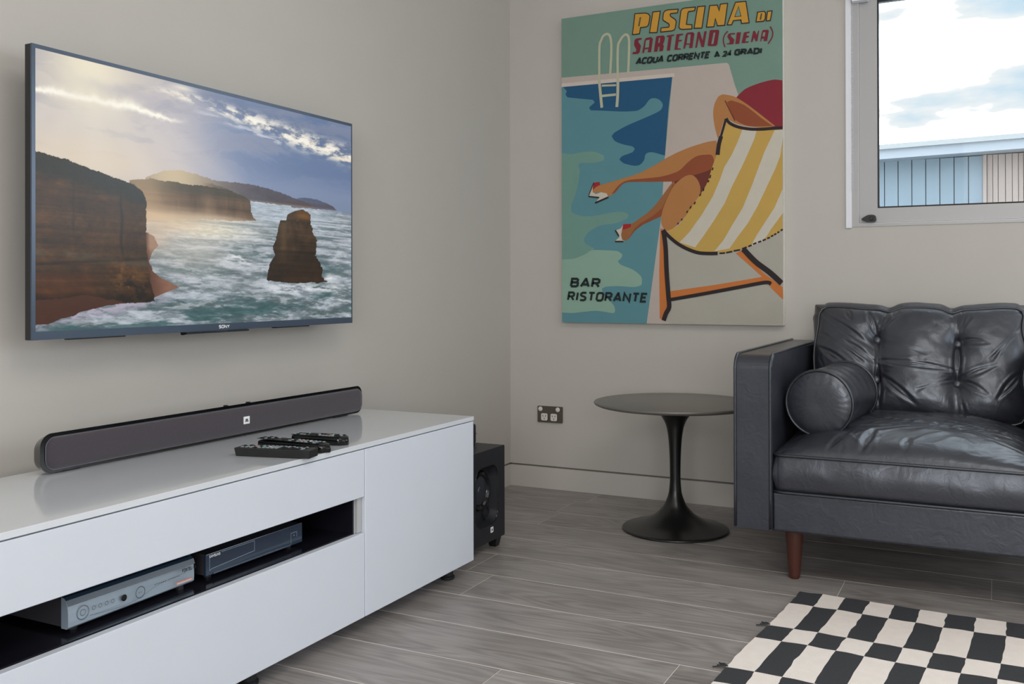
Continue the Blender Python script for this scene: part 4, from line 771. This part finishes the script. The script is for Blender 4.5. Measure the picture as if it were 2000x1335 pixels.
# front with a rounded recess
no = 9; inner = rrect(-1.060, .089, -.912, .279, .040, no); outer = rrect(sy0, sz0, sy1, sz1, .004, no); V, F = [], []
n = len(inner)
V += [(sx1, a, b) for a, b in outer]+[(sx1, a, b) for a, b in inner]+[(sx1-.030, a*.9-.0986, b*.9+.0184) for a, b in inner]
for i in range(n): j = (i+1) % n; F += [(i, j, n+j, n+i), (n+i, n+j, 2*n+j, 2*n+i)]
F.append(tuple(2*n+i for i in range(n)))
V += [(.165, a, b) for a, b in outer]
for i in range(n): j = (i+1) % n; F.append((j, i, 3*n+i, 3*n+j))
F.append(tuple(3*n+i for i in range(n-1, -1, -1)))
cb2 = obj('cabinet_body', V, F, M_sub, sw)
obj('recess_rim', *tube([(sx1-.001, a, b) for a, b in inner], .0018, 6, True), M_piano, sw)
dr = obj('driver_surround', *lathe([(.064, 0), (.066, .004), (.060, .011), (.052, .013), (.046, .008), (.044, .004)], (sx1-.030, -.990, .200), (1, 0, 0), 40), M_piano, sw)
obj('driver_cone', *lathe([(.045, .004), (.030, .0005), (.016, -.001), (.015, .002), (.010, .006), (.003, .0075)], (sx1-.0285, -.990, .200), (1, 0, 0), 40), M_cone, dr)
obj('port', *lathe([(.023, 0), (.023, .004), (.018, .003), (.017, -.02)], (sx1-.029, -.945, .122), (1, 0, 0), 32, cap=False), M_rubber, sw)
bd = obj('badge', *box((sx1-.0005, -.9625, .0610), (sx1+.001, -.9455, .0785)), M_logo, sw)
obj('maker_lettering', *flat_text('JBL', .0115, .006, .0016, plY(-.9598, .0667, sx1+.0012)), M_black, sw)
for y_ in (sy0+.022, sy1-.026):
    for x_ in (sx1-.026, .19):
        V, F = box((x_-.019, y_-.019, 0), (x_+.019, y_+.019, sz0+.003)); V = [(x_+(x-x_)*(1 if z > .01 else .62), y_+(y-y_)*(1 if z > .01 else .62), z) for x, y, z in V]
        obj('foot', V, F, M_black, sw)
bk = thing('adapter_box', (.327, -.93, sz1), 'narrow dark box standing on the subwoofer, mostly hidden by the cabinet', 'adapter')
obj('casing', *box((.245, -.985, sz1), (.3215, -.878, sz1+.066), .008, 3), M_sub, bk)
obj('seam', *box((.2445, -.9855, sz1+.032), (.322, -.8775, sz1+.0333)), M_black, bk)

# ------------------------------------------------------------------ round side table
tc_ = (.866, -.421)
tb = thing('side_table', tc_+(0,), 'round black pedestal side table between outlet and leather armchair', 'table')
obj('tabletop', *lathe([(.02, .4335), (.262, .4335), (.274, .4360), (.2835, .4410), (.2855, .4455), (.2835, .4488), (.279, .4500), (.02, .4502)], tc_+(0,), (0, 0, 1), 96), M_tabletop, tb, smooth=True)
pp = [(.183, 0), (.186, .002), (.186, .0055), (.182, .0085), (.165, .0125), (.14, .019), (.115, .0275), (.0875, .042), (.067, .056), (.0495, .074), (.0365, .092), (.0245, .123), (.0205, .15), (.0188, .18), (.0192, .23), (.0205, .27), (.0230, .31), (.0265, .34), (.032, .366), (.041, .386), (.053, .404), (.062, .416), (.072, .428), (.074, .4335)]
pd = obj('pedestal', *lathe(catmull(pp, False, 3), tc_+(0,), (0, 0, 1), 72), M_pedestal, tb, smooth=True)
obj('grub_screw', *lathe([(.0035, 0), (.0035, .002), (.002, .003)], (tc_[0]-.012, tc_[1]-.040, .392), (-.25, -1, -.3), 12), M_cone, pd)

# ------------------------------------------------------------------ leather armchair
YF = -.895
ch = thing('armchair', (1.65, -.46, 0), 'dark leather armchair with tufted back cushion under the window', 'armchair')
def armbox(name, x0, x1, m):
    r = .040; prof = [(YF, .152), (YF, .655-r)]
    for k in range(1, 8): t = math.pi/2*k/7; prof.append((YF+r-r*math.cos(t), .655-r+r*math.sin(t)))
    prof += [(-.012, .655), (-.012, .152)]
    # side faces puffed a little: grid between the two outlines
    bm = bmesh.new(); n = len(prof); L0 = [bm.verts.new((x0, p[0], p[1])) for p in prof]; L1 = [bm.verts.new((x1, p[0], p[1])) for p in prof]
    for i in range(n): bm.faces.new((L0[i], L0[(i+1) % n], L1[(i+1) % n], L1[i]))
    bm.faces.new(L0[::-1]); bm.faces.new(L1)
    bmesh.ops.bevel(bm, geom=[e for e in bm.edges if abs(e.verts[0].co.x-e.verts[1].co.x) < 1e-6], offset=.006, segments=3, profile=.5, affect='EDGES')
    V, F = bm_out(bm); o = obj(name, V, F, m, ch, smooth=False)
    for xs_ in (x0+.005, x1-.005):
        off = .0018; P = [(xs_, YF-off, .156)]+[(xs_, YF-off, z) for z in (.25, .36, .47, .58, .615)]
        for k in range(1, 8): t = math.pi/2*k/7; P.append((xs_, YF+r-(r+off)*math.cos(t), .655-r+(r+off)*math.sin(t)))
        P += [(xs_, y, .655+off) for y in (-.75, -.55, -.35, -.16, -.02)]
        obj('piping', *tube(P, .0042, 8), M_pipe, o, smooth=True)
    return o
armbox('arm', 1.190, 1.301, M_leather); armbox('arm', 2.008, 2.119, M_leather)
obj('seat_base', *box((1.301, YF+.006, .152), (2.008, -.13, .262), .006, 3), M_leather, ch)
obj('back_frame', *box((1.301, -.135, .152), (2.008, -.012, .653), .010, 3), M_leather, ch)
obj('underside', *box((1.21, YF+.03, .146), (2.10, -.03, .154)), M_black, ch)
for x_, y_ in ((1.3465, -.809), (1.965, -.809), (1.3465, -.09), (1.965, -.09)):
    obj('leg', *lathe([(.0125, 0), (.0155, .004), (.0168, .012), (.0262, .140), (.0262, .153)], (x_, y_, 0), (0, 0, 1), 28), M_legw, ch, smooth=True)

def cushion(name, A, B, T, puff, place, m, nx=120, nz=90, rad=.04, back=.3, out=None, wob=None):
    """boxed cushion: half sizes A,B, box depth T; puff(a,b) = height of the front face above the seam"""
    def P2(u, v):
        # square -> rounded rectangle
        a, b = u*A, v*B; ca, cb_ = A-rad, B-rad
        if abs(a) > ca and abs(b) > cb_:
            da, db = abs(a)-ca, abs(b)-cb_; k = max(da, db)/max(1e-9, math.hypot(da, db)); a = math.copysign(ca+da*k, a); b = math.copysign(cb_+db*k, b)
        if wob: a, b = wob(a, b, u, v)
        return a, b
    def g(t): return math.sin(t*math.pi/2)*.35+t*.65   # denser towards the border
    V, F = [], []; idx = {}
    for side in (0, 1):
        for j in range(nz+1):
            for i in range(nx+1):
                u, v = g(2*i/nx-1), g(2*j/nz-1); a, b = P2(u, v)
                h = puff(a, b, u, v) if side == 0 else -T-back*max(0, (1-abs(u)**3)*(1-abs(v)**3))**.6*.05
                idx[side, i, j] = len(V); V.append(place(a, b, h))
    for j in range(nz):
        for i in range(nx):
            F.append((idx[0, i, j], idx[0, i+1, j], idx[0, i+1, j+1], idx[0, i, j+1])); F.append((idx[1, i, j], idx[1, i, j+1], idx[1, i+1, j+1], idx[1, i+1, j]))
    bd_ = [(i, 0) for i in range(nx)]+[(nx, j) for j in range(nz)]+[(i, nz) for i in range(nx, 0, -1)]+[(0, j) for j in range(nz, 0, -1)]
    nb_ = len(bd_); rings = [[idx[0, i, j] for i, j in bd_]]
    for q in (1, 2, 3, 4, 5):
        t = q/6; o_ = .010*math.sin(t*math.pi); ring_ = []
        for i, j in bd_:
            u, v = g(2*i/nx-1), g(2*j/nz-1); a, b = P2(u, v); L_ = math.hypot(a/A, b/B)
            na, nb2 = (math.copysign(1, a) if abs(u) > .985 else 0), (math.copysign(1, b) if abs(v) > .985 else 0)
            w_ = (o_ if out is None else 0)+(.0025*mnoise.noise(Vector((a*14, b*14, t*3+5))) if out is None else out(a, b, t)); ring_.append(len(V)); V.append(place(a+na*w_, b+nb2*w_, -T*t))
        rings.append(ring_)
    rings.append([idx[1, i, j] for i, j in bd_])
    for r0, r1 in zip(rings[:-1], rings[1:]):
        for k in range(nb_): F.append((r0[k], r1[k], r1[(k+1) % nb_], r0[(k+1) % nb_]))
    o = obj(name, V, F, m, ch, smooth=True)
    for hh in (0.0005, -T):
        P = []
        for k in range(0, nb_, 2):
            i, j = bd_[k]; u, v = g(2*i/nx-1), g(2*j/nz-1); a, b = P2(u, v); na, nb2 = (math.copysign(.0032, a) if abs(u) > .985 else 0), (math.copysign(.0032, b) if abs(v) > .985 else 0); P.append(place(a+na, b+nb2, hh))
        obj('piping', *tube(P, .0044, 8, True), M_pipe, o, smooth=True)
    return o
def crease(a, b, L):
    s = 0.0
    for (x0, z0, x1, z1, w_, d) in L:
        w_ *= .78; d *= .85
        dx, dz = x1-x0, z1-z0; l2 = dx*dx+dz*dz; t = ((a-x0)*dx+(b-z0)*dz)/l2
        if t < -.15 or t > 1.15: continue
        bow = .006*math.sin(t*3.1)*(1 if (x0*997) % 2 > 1 else -1)
        e = abs((a-x0)*dz-(b-z0)*dx)/math.sqrt(l2)+bow; tt = min(1, max(0, t)); tap = max(0., math.sin(min(1, max(0, (t+.15)/1.3))*math.pi))**.6
        q = (e/w_)**2
        if q < 9: s += d*.8*tap*(math.exp(-q)-.25*math.exp(-((abs(e)-w_*2.0)/(w_*1.2))**2))
    return s
# seat cushion: a = x, b = y (towards the wall), height up
SCX, SCY, SA, SBh = 1.6525, -.525, .350, .370
def sp(a, b, h): return (SCX+a, SCY+b, .3705+h)
SCR = [(-.20, -.355, -.155, -.255, .006, .006), (-.165, -.36, -.14, -.27, .005, .005), (-.11, -.35, -.09, -.25, .008, .010), (-.085, -.35, -.075, -.28, .005, .006), (.0, -.35, .005, -.29, .006, .004),
       (-.02, -.10, .16, -.20, .010, .007), (.02, -.05, .20, -.12, .009, .006), (.08, -.17, .28, -.16, .010, .006), (.14, -.02, .30, -.12, .008, .006), (.10, -.13, .22, -.22, .008, .005), (.19, -.08, .33, -.20, .009, .006), (-.20, .05, -.05, -.10, .009, .006), (-.12, .10, .02, -.03, .008, .005), (-.28, -.10, -.16, -.22, .009, .006), (.22, -.24, .33, -.30, .01, .005), (.0, .05, .10, .0, .01, .006), (.20, .05, .31, -.03, .01, .006)]
def spuff(a, b, u, v):
    f = max(0, 1-abs(u)**2.6)**.62*max(0, 1-abs(v)**3.2)**.55; edge = min(1, max(0, 1-max(abs(u), abs(v)))/.06)
    wv = mnoise.noise(Vector((a*5, b*5, 8)))*1.6; n_ = mnoise.noise(Vector((a*8, b*13, 1.3)))*.0055+(1-abs(mnoise.noise(Vector((a*9+b*5+wv, b*24-a*4+wv*2, 4))))*2)**3*.0042*(.4+.6*min(1, max(0, (b+.30)/.2)))
    return .086*f-crease(a, b, SCR)*edge*1.15+n_*edge
cushion('seat_cushion', SA, SBh, .105, spuff, sp, M_leatherC, 150, 130, .035, back=0)
# back cushion leaning on the frame: a = x, b = up the lean, h = towards the room
BCX, BY, BZ, BA, BB, TH = 1.640, -.300, .602, .313, .182, math.radians(16.5)
ct_, st_ = math.cos(TH), math.sin(TH)
def bp(a, b, h): return (BCX+a, BY+b*st_-h*ct_, BZ+b*ct_+h*st_)
BTN = [(-.1165, .068), (.1255, .062), (.1255, -.070), (-.1165, -.066)]
def Bc(x0, z0, x1, z1, w_, d): return (x0-BCX, (z0-BZ)/ct_, x1-BCX, (z1-BZ)/ct_, w_, d)
BCR = [Bc(1.527, .675, 1.532, .55, .006, .015), Bc(1.765, .665, 1.765, .55, .0065, .016), Bc(1.532, .56, 1.536, .46, .006, .012), Bc(1.7655, .54, 1.785, .455, .006, .007),
       Bc(1.525, .68, 1.548, .755, .006, .011), Bc(1.522, .68, 1.492, .76, .006, .008), Bc(1.535, .685, 1.585, .75, .006, .006), Bc(1.762, .675, 1.748, .765, .005, .010), Bc(1.766, .675, 1.778, .765, .005, .009), Bc(1.768, .672, 1.80, .74, .006, .005),
       Bc(1.535, .665, 1.66, .625, .007, .005), Bc(1.54, .595, 1.75, .575, .006, .006), Bc(1.54, .55, 1.64, .47, .007, .006), Bc(1.775, .67, 1.85, .66, .006, .005), Bc(1.775, .55, 1.87, .59, .006, .005), Bc(1.775, .545, 1.85, .505, .006, .005), Bc(1.87, .62, 1.945, .72, .006, .008), Bc(1.885, .50, 1.945, .58, .006, .007),
       Bc(1.36, .745, 1.50, .645, .007, .008), Bc(1.345, .69, 1.47, .60, .007, .008), Bc(1.35, .635, 1.44, .575, .007, .006), Bc(1.43, .655, 1.52, .59, .006, .006), Bc(1.42, .775, 1.44, .73, .006, .006), Bc(1.345, .60, 1.40, .50, .006, .006), Bc(1.66, .51, 1.76, .55, .006, .005), Bc(1.58, .78, 1.575, .74, .006, .006), Bc(1.68, .775, 1.70, .72, .006, .004), Bc(1.535, .60, 1.66, .60, .007, .004)]
def bpuff(a, b, u, v):
    f = max(0, 1-abs(u)**3.0)**.55*max(0, 1-abs(v)**3.0)**.55; edge = min(1, max(0, 1-max(abs(u), abs(v)))/.05)
    h = .078*f*(1-.12*v)
    for (x, z) in BTN:
        d = math.hypot(a-x, b-z); h -= .026*math.exp(-(d/.030)**1.3)+.016*math.exp(-(d/.085)**2)
    h -= .010*math.exp(-((a-BTN[0][0])/.022)**2)*f+.010*math.exp(-((a-BTN[1][0])/.022)**2)*f
    n_ = mnoise.noise(Vector((a*9, b*12, 7.3)))*.0050+mnoise.noise(Vector((a*30, b*34+a*9, 2)))*.0016
    return h-crease(a, b, BCR)*edge*1.1+n_*edge
def bwob(a, b, u, v):
    if v > .6:
        t = (v-.6)/.4; b -= t*(.011*math.exp(-((a+.085)/.022)**2)+.012*math.exp(-((a-.105)/.022)**2)-.004*math.cos(a*24))
    if u > .6: a += (u-.6)/.4*.006*math.sin(b*38)
    if u < -.6: a += (u+.6)/.4*.005*math.sin(b*25+1)
    return a, b
bc = cushion('back_cushion', BA, BB, .092, bpuff, bp, M_leatherC, 190, 130, .030, wob=bwob, out=lambda a, b, t: math.sin(t*math.pi)**.8*(.012+.020*max(0, min(1, (b/BB-.3)/.6)))+.002*mnoise.noise(Vector((a*20, b*20, t*4))))
for (x, z) in BTN:
    h = bpuff(x, z, x/BA, z/BB); c0 = Vector(bp(x, z, h+.0035)); nrm = (Vector(bp(0, 0, 1))-Vector(bp(0, 0, 0))).normalized()
    obj('button', *lathe([(.0110, -.006), (.0135, .002), (.0134, .006), (.0115, .0100), (.0065, .0125), (.001, .0132)], tuple(c0), tuple(nrm), 20), M_button, bc, smooth=True)

# bolster cushion
p0, p1 = Vector((1.4085, -.752, .5075)), Vector((1.440, -.43, .5125)); axb = (p1-p0).normalized(); LB = (p1-p0).length; RB = .0955
bo = thing('bolster_cushion', tuple((p0+p1)/2-Vector((0, 0, RB))), 'round leather bolster cushion lying against the left arm of the armchair', 'cushion')
s_ = axb.cross(Vector((0, 0, 1))).normalized(); t_ = s_.cross(axb).normalized()
V, F = [], []; n = 96; prof = [(.001, -.012), (.010, -.0128), (.030, -.0130), (.055, -.0120), (.075, -.0095), (.086, -.006), (.092, -.002), (RB, 0)]+[(RB+.0012*math.sin(k*1.3), LB*k/24) for k in range(1, 24)]+[(RB, LB), (.092, LB+.002), (.075, LB+.010), (.04, LB+.013), (.001, LB+.013)]
for q, (r, z) in enumerate(prof):
    for k in range(n):
        a = 2*math.pi*k/n; rr = r; zz = z
        if 0 <= z <= LB and r > .09: rr += .0016*mnoise.noise(Vector((math.cos(a)*2, math.sin(a)*2, z*60)))+.0012*math.sin(z*210+2.5*math.sin(a*2))*(.5+.5*math.sin(a+1))
        elif z < 0: zz += .0009*math.sin(a*23+2*math.sin(a*3))*(r/RB)**6*(1 if r < .093 else 0)
        V.append(tuple(p0+axb*zz+(s_*math.cos(a)+t_*math.sin(a))*rr))
for i in range(len(prof)-1):
    for k in range(n): F.append((i*n+k, i*n+(k+1) % n, (i+1)*n+(k+1) % n, (i+1)*n+k))
obj('cover', V, F, M_leatherC, bo, smooth=True)
for z in (0, LB):
    obj('piping', *tube([tuple(p0+axb*z+(s_*math.cos(2*math.pi*k/72)+t_*math.sin(2*math.pi*k/72))*(RB+.0015)) for k in range(72)], .0042, 8, True), M_pipe, bo, smooth=True)

# ------------------------------------------------------------------ checked rug
rg = thing('checked_rug', (1.9, -1.7, 0), 'flat-woven rug with black and cream checks on the oak floor', 'rug')
rows = [0, .112, .304, .403, .614, .702]
while rows[-1] < 2.2: rows += [rows[-1]+.200, rows[-1]+.300]
cols = [0, .0615, .1195, .183, .245, .310, .373, .441, .511]
while cols[-1] < 1.35: cols.append(cols[-1]+.068)
def rp_(c, r):     # rug plane: c along the wall, r towards the camera
    x0 = 1.3870-r*.078+.006*math.sin(r*9)*.5; y0 = -.949-c*.033+.004*math.sin(c*13)
    x = x0+c*(1+.0*r)+r*.055*c; jx = .0035*mnoise.noise(Vector((c*30, r*30, 0))); jy = .0045*mnoise.noise(Vector((c*22, r*22, 9)))
    return (x+jx, y0-r+jy)
V, F, MI = [], [], []; SUB = 6
def cell(c0, c1, r0, r1, mi):
    n0 = len(V)
    for j in range(SUB+1):
        for i in range(SUB+1):
            x, y = rp_(c0+(c1-c0)*i/SUB, r0+(r1-r0)*j/SUB); V.append((x, y, .0062+.0008*mnoise.noise(Vector((x*12, y*12, 3)))))
    for j in range(SUB):
        for i in range(SUB):
            k = n0+j*(SUB+1)+i; F.append((k, k+SUB+1, k+SUB+2, k+1)); MI.append(mi)
for j in range(len(rows)-1):
    for i in range(len(cols)-1): cell(cols[i], cols[i+1], rows[j], rows[j+1], (i+j+1) % 2)
# edges turned down to the floor
def skirt(fn, n, mif):
    for k in range(n):
        (xa, ya), (xb, yb) = fn(k), fn(k+1); n0 = len(V); V.extend([(xa, ya, .0062), (xb, yb, .0062), (xb, yb, .0), (xa, ya, .0)]); F.append((n0, n0+3, n0+2, n0+1)); MI.append(mif(k))
RM, CM = rows[-1], cols[-1]
seg = lambda arr, t: max(i for i in range(len(arr)-1) if arr[i] <= t+1e-9)
skirt(lambda k: rp_(0, RM*k/120), 120, lambda k: (seg(rows, RM*(k+.5)/120)+1) % 2)
skirt(lambda k: rp_(CM*(1-k/120), 0), 120, lambda k: (seg(cols, CM*(1-(k+.5)/120))+1) % 2)
skirt(lambda k: rp_(CM*k/120, RM), 120, lambda k: 0); skirt(lambda k: rp_(CM, RM*(1-k/120)), 120, lambda k: 0)
obj('woven_field', V, F, [M_woolw, M_woolb], rg, midx=MI)
for rr_ in (rows[2], rows[4]):
    x, y = rp_(0, rr_-.004); P = [(x+.003, y, .006), (x-.004, y+.003, .007), (x-.010, y+.006, .005), (x-.016, y+.002, .004), (x-.021, y+.004, .003)]
    tf = obj('yarn_tuft', *merge(tube(catmull(P, False, 4), .0022, 6), tube(catmull([(a, b+.004*i, c) for i, (a, b, c) in enumerate(P)], False, 4), .0018, 6), tube(catmull([(a-.002*i, b-.003*i, c) for i, (a, b, c) in enumerate(P)], False, 4), .0016, 6)), M_woolb, rg)
